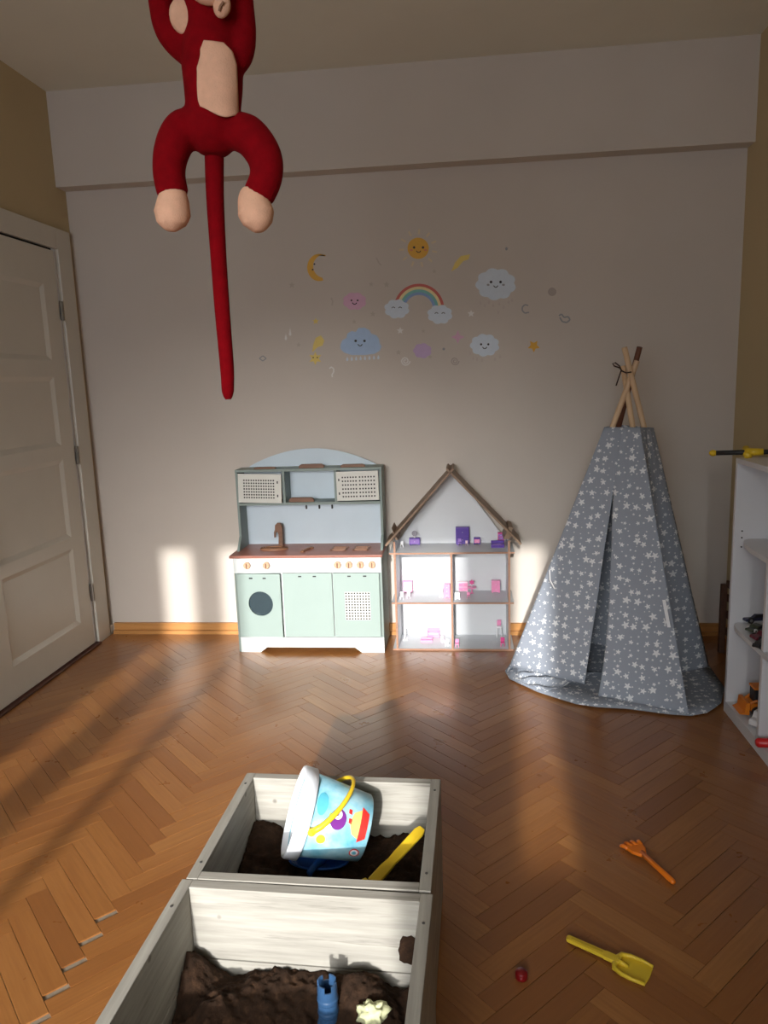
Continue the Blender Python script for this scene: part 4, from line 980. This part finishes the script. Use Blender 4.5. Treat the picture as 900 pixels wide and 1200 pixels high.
# ------------------------------------------------------------------ wall stickers
def smat(name, rgb): return plain('sticker_'+name, rgb, .55, .03, 40)
C_BL, C_PK, C_YE, C_OR, C_WH, C_LI, C_GR, C_DK, C_PB = smat('blue', (166, 192, 224)), smat('pink', (214, 168, 194)), smat('yellow', (228, 204, 110)), smat('orange', (222, 168, 52)), smat('white', (226, 224, 220)), smat('lilac', (196, 168, 206)), smat('grey', (150, 152, 154)), smat('dark', (40, 32, 34)), smat('pale_blue', (208, 220, 232))
def flat(pts, lv=0):
    y = YB-.0002-.0007*(lv+1); m = MB(); P = [aty(px, py, YB) for px, py in pts]
    if sum((P[i].x-P[i-1].x)*(P[i].z+P[i-1].z) for i in range(len(P))) < 0: P = P[::-1]
    return m.prism([(p.x, YB-.0001 if lv == 0 else YB-.0007*lv, p.z) for p in P], (0, -.0007, 0))
def stk(name, pts, mat, label, cat='wall sticker', group='stickers on the far wall'):
    return tag(flat(pts).build(name, mat), label, cat, group)
def el(cx, cy, rx, ry=None, n=18, a0_=0, a1_=2*PI): ry = ry or rx; return [(cx+rx*math.cos(a0_+(a1_-a0_)*k/n), cy+ry*math.sin(a0_+(a1_-a0_)*k/n)) for k in range(n)]
def cloud(cx, cy, rx, ry, n=9, amp=.14, ph=0):
    return [(cx+rx*(1-amp+amp*abs(math.sin(n*a/2+ph)))*math.cos(a), cy+ry*(1-amp+amp*abs(math.sin(n*a/2+ph)))*math.sin(a)) for a in [2*PI*k/72 for k in range(72)]]
def star(cx, cy, r_, n=5, k=.45, ph=-PI/2): return [(cx+(r_ if i % 2 == 0 else r_*k)*math.cos(ph+PI*i/n), cy+(r_ if i % 2 == 0 else r_*k)*math.sin(ph+PI*i/n)) for i in range(2*n)]
def strip(pts, w_):
    A, B = [], []
    for i, p in enumerate(pts):
        a, b = pts[max(i-1, 0)], pts[min(i+1, len(pts)-1)]; d = math.hypot(b[0]-a[0], b[1]-a[1]) or 1; nx, ny = -(b[1]-a[1])/d, (b[0]-a[0])/d
        A.append((p[0]+nx*w_/2, p[1]+ny*w_/2)); B.append((p[0]-nx*w_/2, p[1]-ny*w_/2))
    return A+B[::-1]
def face(o, cx, cy, d, r_=1.5, smile=True, closed=False, cheek=None):
    for s_ in (-1, 1):
        if closed: flat(strip([(cx+s_*d-2.2, cy), (cx+s_*d, cy+1.3), (cx+s_*d+2.2, cy)], .9), 1).build('eye', C_DK, o)
        else: flat(el(cx+s_*d, cy, r_, r_, 10), 1).build('eye', C_DK, o)
        if cheek: flat(el(cx+s_*d*1.6, cy+d*.6, r_*1.1, r_*.8, 10), 1).build('cheek', cheek, o)
    if smile: flat(strip([(cx-2.6, cy+d*.75), (cx-1.3, cy+d*.75+1.6), (cx, cy+d*.75+2), (cx+1.3, cy+d*.75+1.6), (cx+2.6, cy+d*.75)], 1.0), 1).build('smile', C_DK, o)
def drops(o, spots, mat=None):
    for x, y in spots: flat([(x, y-3), (x+1.3, y), (x+.9, y+2), (x-.9, y+2), (x-1.3, y)], 0).build('raindrop', mat or C_PB, o)
def rsticker(name, label): return thing(name, aty(490, 360, YB), label, 'wall sticker', 'stickers on the far wall')
o = stk('sun_sticker', el(490, 291, 12.5, 12.5, 30), C_OR, 'smiling orange sun wall sticker with pale rays')
face(o, 490.5, 290, 5.2, 1.5, True, False, smat('coral', (216, 130, 90)))
for k in range(11):
    a = 2*PI*k/11+.2; flat(strip([(490+16.5*math.cos(a), 291+16.5*math.sin(a)), (490+22.5*math.cos(a), 291+22.5*math.sin(a))], 2.2)).build('ray', smat('cream', (216, 200, 168)), o)
n_ = 20; out_ = [(374+15.5*math.cos(a), 313+16*math.sin(a)) for a in [(-.25-1.5*k/n_)*PI-.1 for k in range(n_+1)]]
moon = [(374+14*math.cos(a), 313.5+16*math.sin(a)) for a in [math.radians(305-235*k/24) for k in range(25)]]
inn = [(380+13*math.cos(a), 312+13.5*math.sin(a)) for a in [math.radians(100+175*k/24) for k in range(25)]]
o = stk('moon_sticker', moon+inn, C_OR, 'orange crescent moon wall sticker with a sleepy face')
for x, y in ((368.5, 309.5), (366.5, 316)): flat(el(x, y, 1.1, 1.1, 10), 1).build('eye', C_DK, o)
stk('shooting_star_sticker', [(529, 318), (533, 308), (540, 300), (551, 298), (549, 304), (543, 306), (536, 314)], C_YE, 'yellow shooting star wall sticker beside the orange sun')
o = stk('cloud_sticker', cloud(415.5, 353, 14, 10.5, 8, .1), C_PK, 'pink smiling cloud wall sticker'); face(o, 415.5, 352, 3.6, 1.1)
rbw = rsticker('rainbow_sticker', 'rainbow wall sticker ending in two sleeping white clouds')
for k, (nm, rgb) in enumerate((('red', (196, 96, 84)), ('cream_yellow', (232, 214, 160)), ('teal', (120, 184, 178)), ('sky', (136, 164, 206)))):
    R0, R1 = 29.5-3.3*k, 29.5-3.3*(k+1)
    pts = [(491+R0*math.cos(a), 362+R0*math.sin(a)) for a in [PI*1.0+PI*1.03*q/30 for q in range(31)]]+[(491+R1*math.cos(a), 362+R1*math.sin(a)) for a in [PI*2.03-PI*1.03*q/30 for q in range(31)]]
    flat(pts).build('rainbow_band', smat('rainbow_'+nm, rgb), rbw)
for cx, cy in ((465, 362), (515.5, 368.5)):
    c_ = flat(cloud(cx, cy, 15, 11.5, 8, .13, .4), 1).build('cloud_end', C_PB, rbw)
    for s_ in (-1, 1): flat(strip([(cx+s_*4-2, cy-1), (cx+s_*4, cy-2.3), (cx+s_*4+2, cy-1)], .9), 2).build('closed_eye', C_DK, c_)
o = stk('cloud_sticker', cloud(581, 333, 24, 19, 9, .12, .3), C_PB, 'largest pale smiling cloud wall sticker with scattered raindrops'); face(o, 581, 330.5, 5.6, 1.6, True, False, C_GR)
drops(o, [(563, 355), (568, 358), (573, 354), (578, 358), (585, 356), (590, 360), (596, 354), (600, 352), (584, 366)], smat('drop_pale', (196, 184, 176)))
bc_ = [(399, 404), (401, 399), (406, 396), (407, 391), (412, 388), (417, 389), (420, 384.5), (427, 384), (433, 387), (435, 391), (441, 393), (444, 397), (445, 402), (447, 406), (445, 411), (439, 414.5), (428, 416), (412, 416), (403, 413), (399, 409)]
o = stk('cloud_sticker', bc_, C_BL, 'deep blue smiling rain cloud wall sticker with a row of drops'); face(o, 422, 399.5, 5.2, 1.5)
drops(o, [(407+5.2*k, 421-.3*k) for k in range(8)])
o = stk('cloud_sticker', cloud(568, 404.5, 17.5, 13.5, 9, .13, .2), C_PB, 'small pale smiling cloud wall sticker below the largest cloud'); face(o, 568, 403.5, 4.2, 1.3)
drops(o, [(551, 414), (554.5, 420), (559, 421), (565, 422), (580, 421), (586, 418)], smat('drop_pale', (196, 184, 176)))
stk('cloud_sticker', cloud(495, 411, 11, 9, 7, .12), C_LI, 'lilac faceless cloud wall sticker below the rainbow')
stk('star_sticker', star(536.5, 395, 8, 4, .42), C_PK, 'pink four-pointed star wall sticker')
stk('star_sticker', star(625.5, 405.5, 7.5, 5, .5, .3), C_OR, 'orange star wall sticker near the teepee poles')
o = stk('star_sticker', star(369.5, 420, 8, 6, .5), C_YE, 'yellow star wall sticker with a tiny face beside the blue rain cloud'); face(o, 369.5, 419, 2.4, .8, False)
stk('shooting_star_sticker', [(366, 413), (367, 404), (370, 396), (376, 393), (380, 399), (378, 405), (372, 407)], C_YE, 'yellow shooting star trail sticker above the yellow faced star')
def swirl(cx, cy, R_): return [(cx+R_*(1-k/40)*math.cos(k*.36), cy+R_*(1-k/40)*math.sin(k*.36)) for k in range(34)]
def ribbon(name, pts, w_, mat, label):
    m = MB()
    for i in range(len(pts)-1):
        q = flat(strip([pts[i], pts[i+1]], w_)); m.add(q.v, q.f)
    return tag(m.build(name, mat), label, 'wall sticker', 'stickers on the far wall')
ribbon('swirl_sticker', swirl(475, 423, 5.5), 1.4, C_WH, 'white swirl wall sticker beside the blue rain cloud')
ribbon('swirl_sticker', swirl(533, 423, 5), 1.2, smat('taupe', (172, 160, 152)), 'faint taupe swirl wall sticker below the pink four-pointed star')
ribbon('swirl_sticker', [(656, 372), (659, 377), (664, 378), (668, 375), (666, 371), (661, 372), (658, 368), (655, 370)], 1.8, C_GR, 'dark grey scribbled swirl wall sticker above the teepee')
ribbon('moon_sticker', [(619, 358), (615, 357), (612, 360), (612, 364), (615, 367), (620, 366)], 1.6, C_GR, 'little grey crescent wall sticker beside the largest cloud')
stk('dot_sticker', el(647, 342, 5, 5), smat('taupe', (172, 160, 152)), 'round taupe dot wall sticker')
ribbon('swirl_sticker', [(386, 432), (388, 430), (391, 432), (391, 436), (389, 439), (389.5, 442)], 1.4, C_WH, 'white question-mark shaped wall sticker below the blue rain cloud')
ribbon('diamond_sticker', [(304, 420), (308, 417), (312, 420), (308, 423), (304, 420)], 1.2, C_GR, 'small grey diamond outline wall sticker near the monkey tail')
for x, y, l_, lb in ((335, 396, 5, 'shorter white drop wall sticker near the monkey tail'), (340, 391, 7, 'longer white drop wall sticker near the monkey tail')): stk('drop_sticker', [(x, y-l_), (x+1.5, y+1), (x, y+3), (x-1.5, y+1)], C_WH, lb)
stk('star_sticker', star(370, 376.5, 4), C_YE, 'tiny yellow star wall sticker below the orange moon')
for x, y, lb in ((469, 387.5, 'small bright white star sticker between the blue rain cloud and the rainbow'), (552, 367.5, 'small bright white star sticker between the rainbow and the largest cloud')): stk('star_sticker', star(x, y, 4.4), C_WH, lb)
TPE = smat('faint', (188, 178, 166))
for x, y, r_, lb in ((342, 334, 4, 'out between the orange moon and the door'), (435, 333, 3, 'above the pink cloud'), (453, 333.5, 4, 'beside the rainbow arch'), (437, 368, 3.6, 'between the pink cloud and the rainbow'),
        (415, 377, 3, 'between the pink cloud and the blue rain cloud'), (350, 404, 3, 'between the white drops and the yellow faced star'), (496, 388, 2.6, 'between the rainbow and the lilac cloud'),
        (467, 413, 3.6, 'just above the white swirl'), (504, 418, 2.8, 'just under the lilac cloud'), (509, 318, 3, 'between the sun and the rainbow')): stk('star_sticker', star(x, y, r_), TPE, 'tiny faint beige star sticker '+lb)
ribbon('moon_sticker', [(388, 349), (390, 353), (389, 358)], 1.6, TPE, 'faint beige crescent wall sticker between the moon and the pink cloud')
ribbon('star_sticker', [(441, 302), (444, 308), (447, 311)], 1.5, TPE, 'faint beige comet wall sticker between the moon and the sun')
stk('dot_sticker', el(520, 409, 1.6, 1.6, 10), C_GR, 'tiny grey dot wall sticker below the pink four-pointed star')
stk('dot_sticker', el(593.5, 291.5, 1.6, 2, 10), C_GR, 'tiny grey dot wall sticker above the largest cloud')
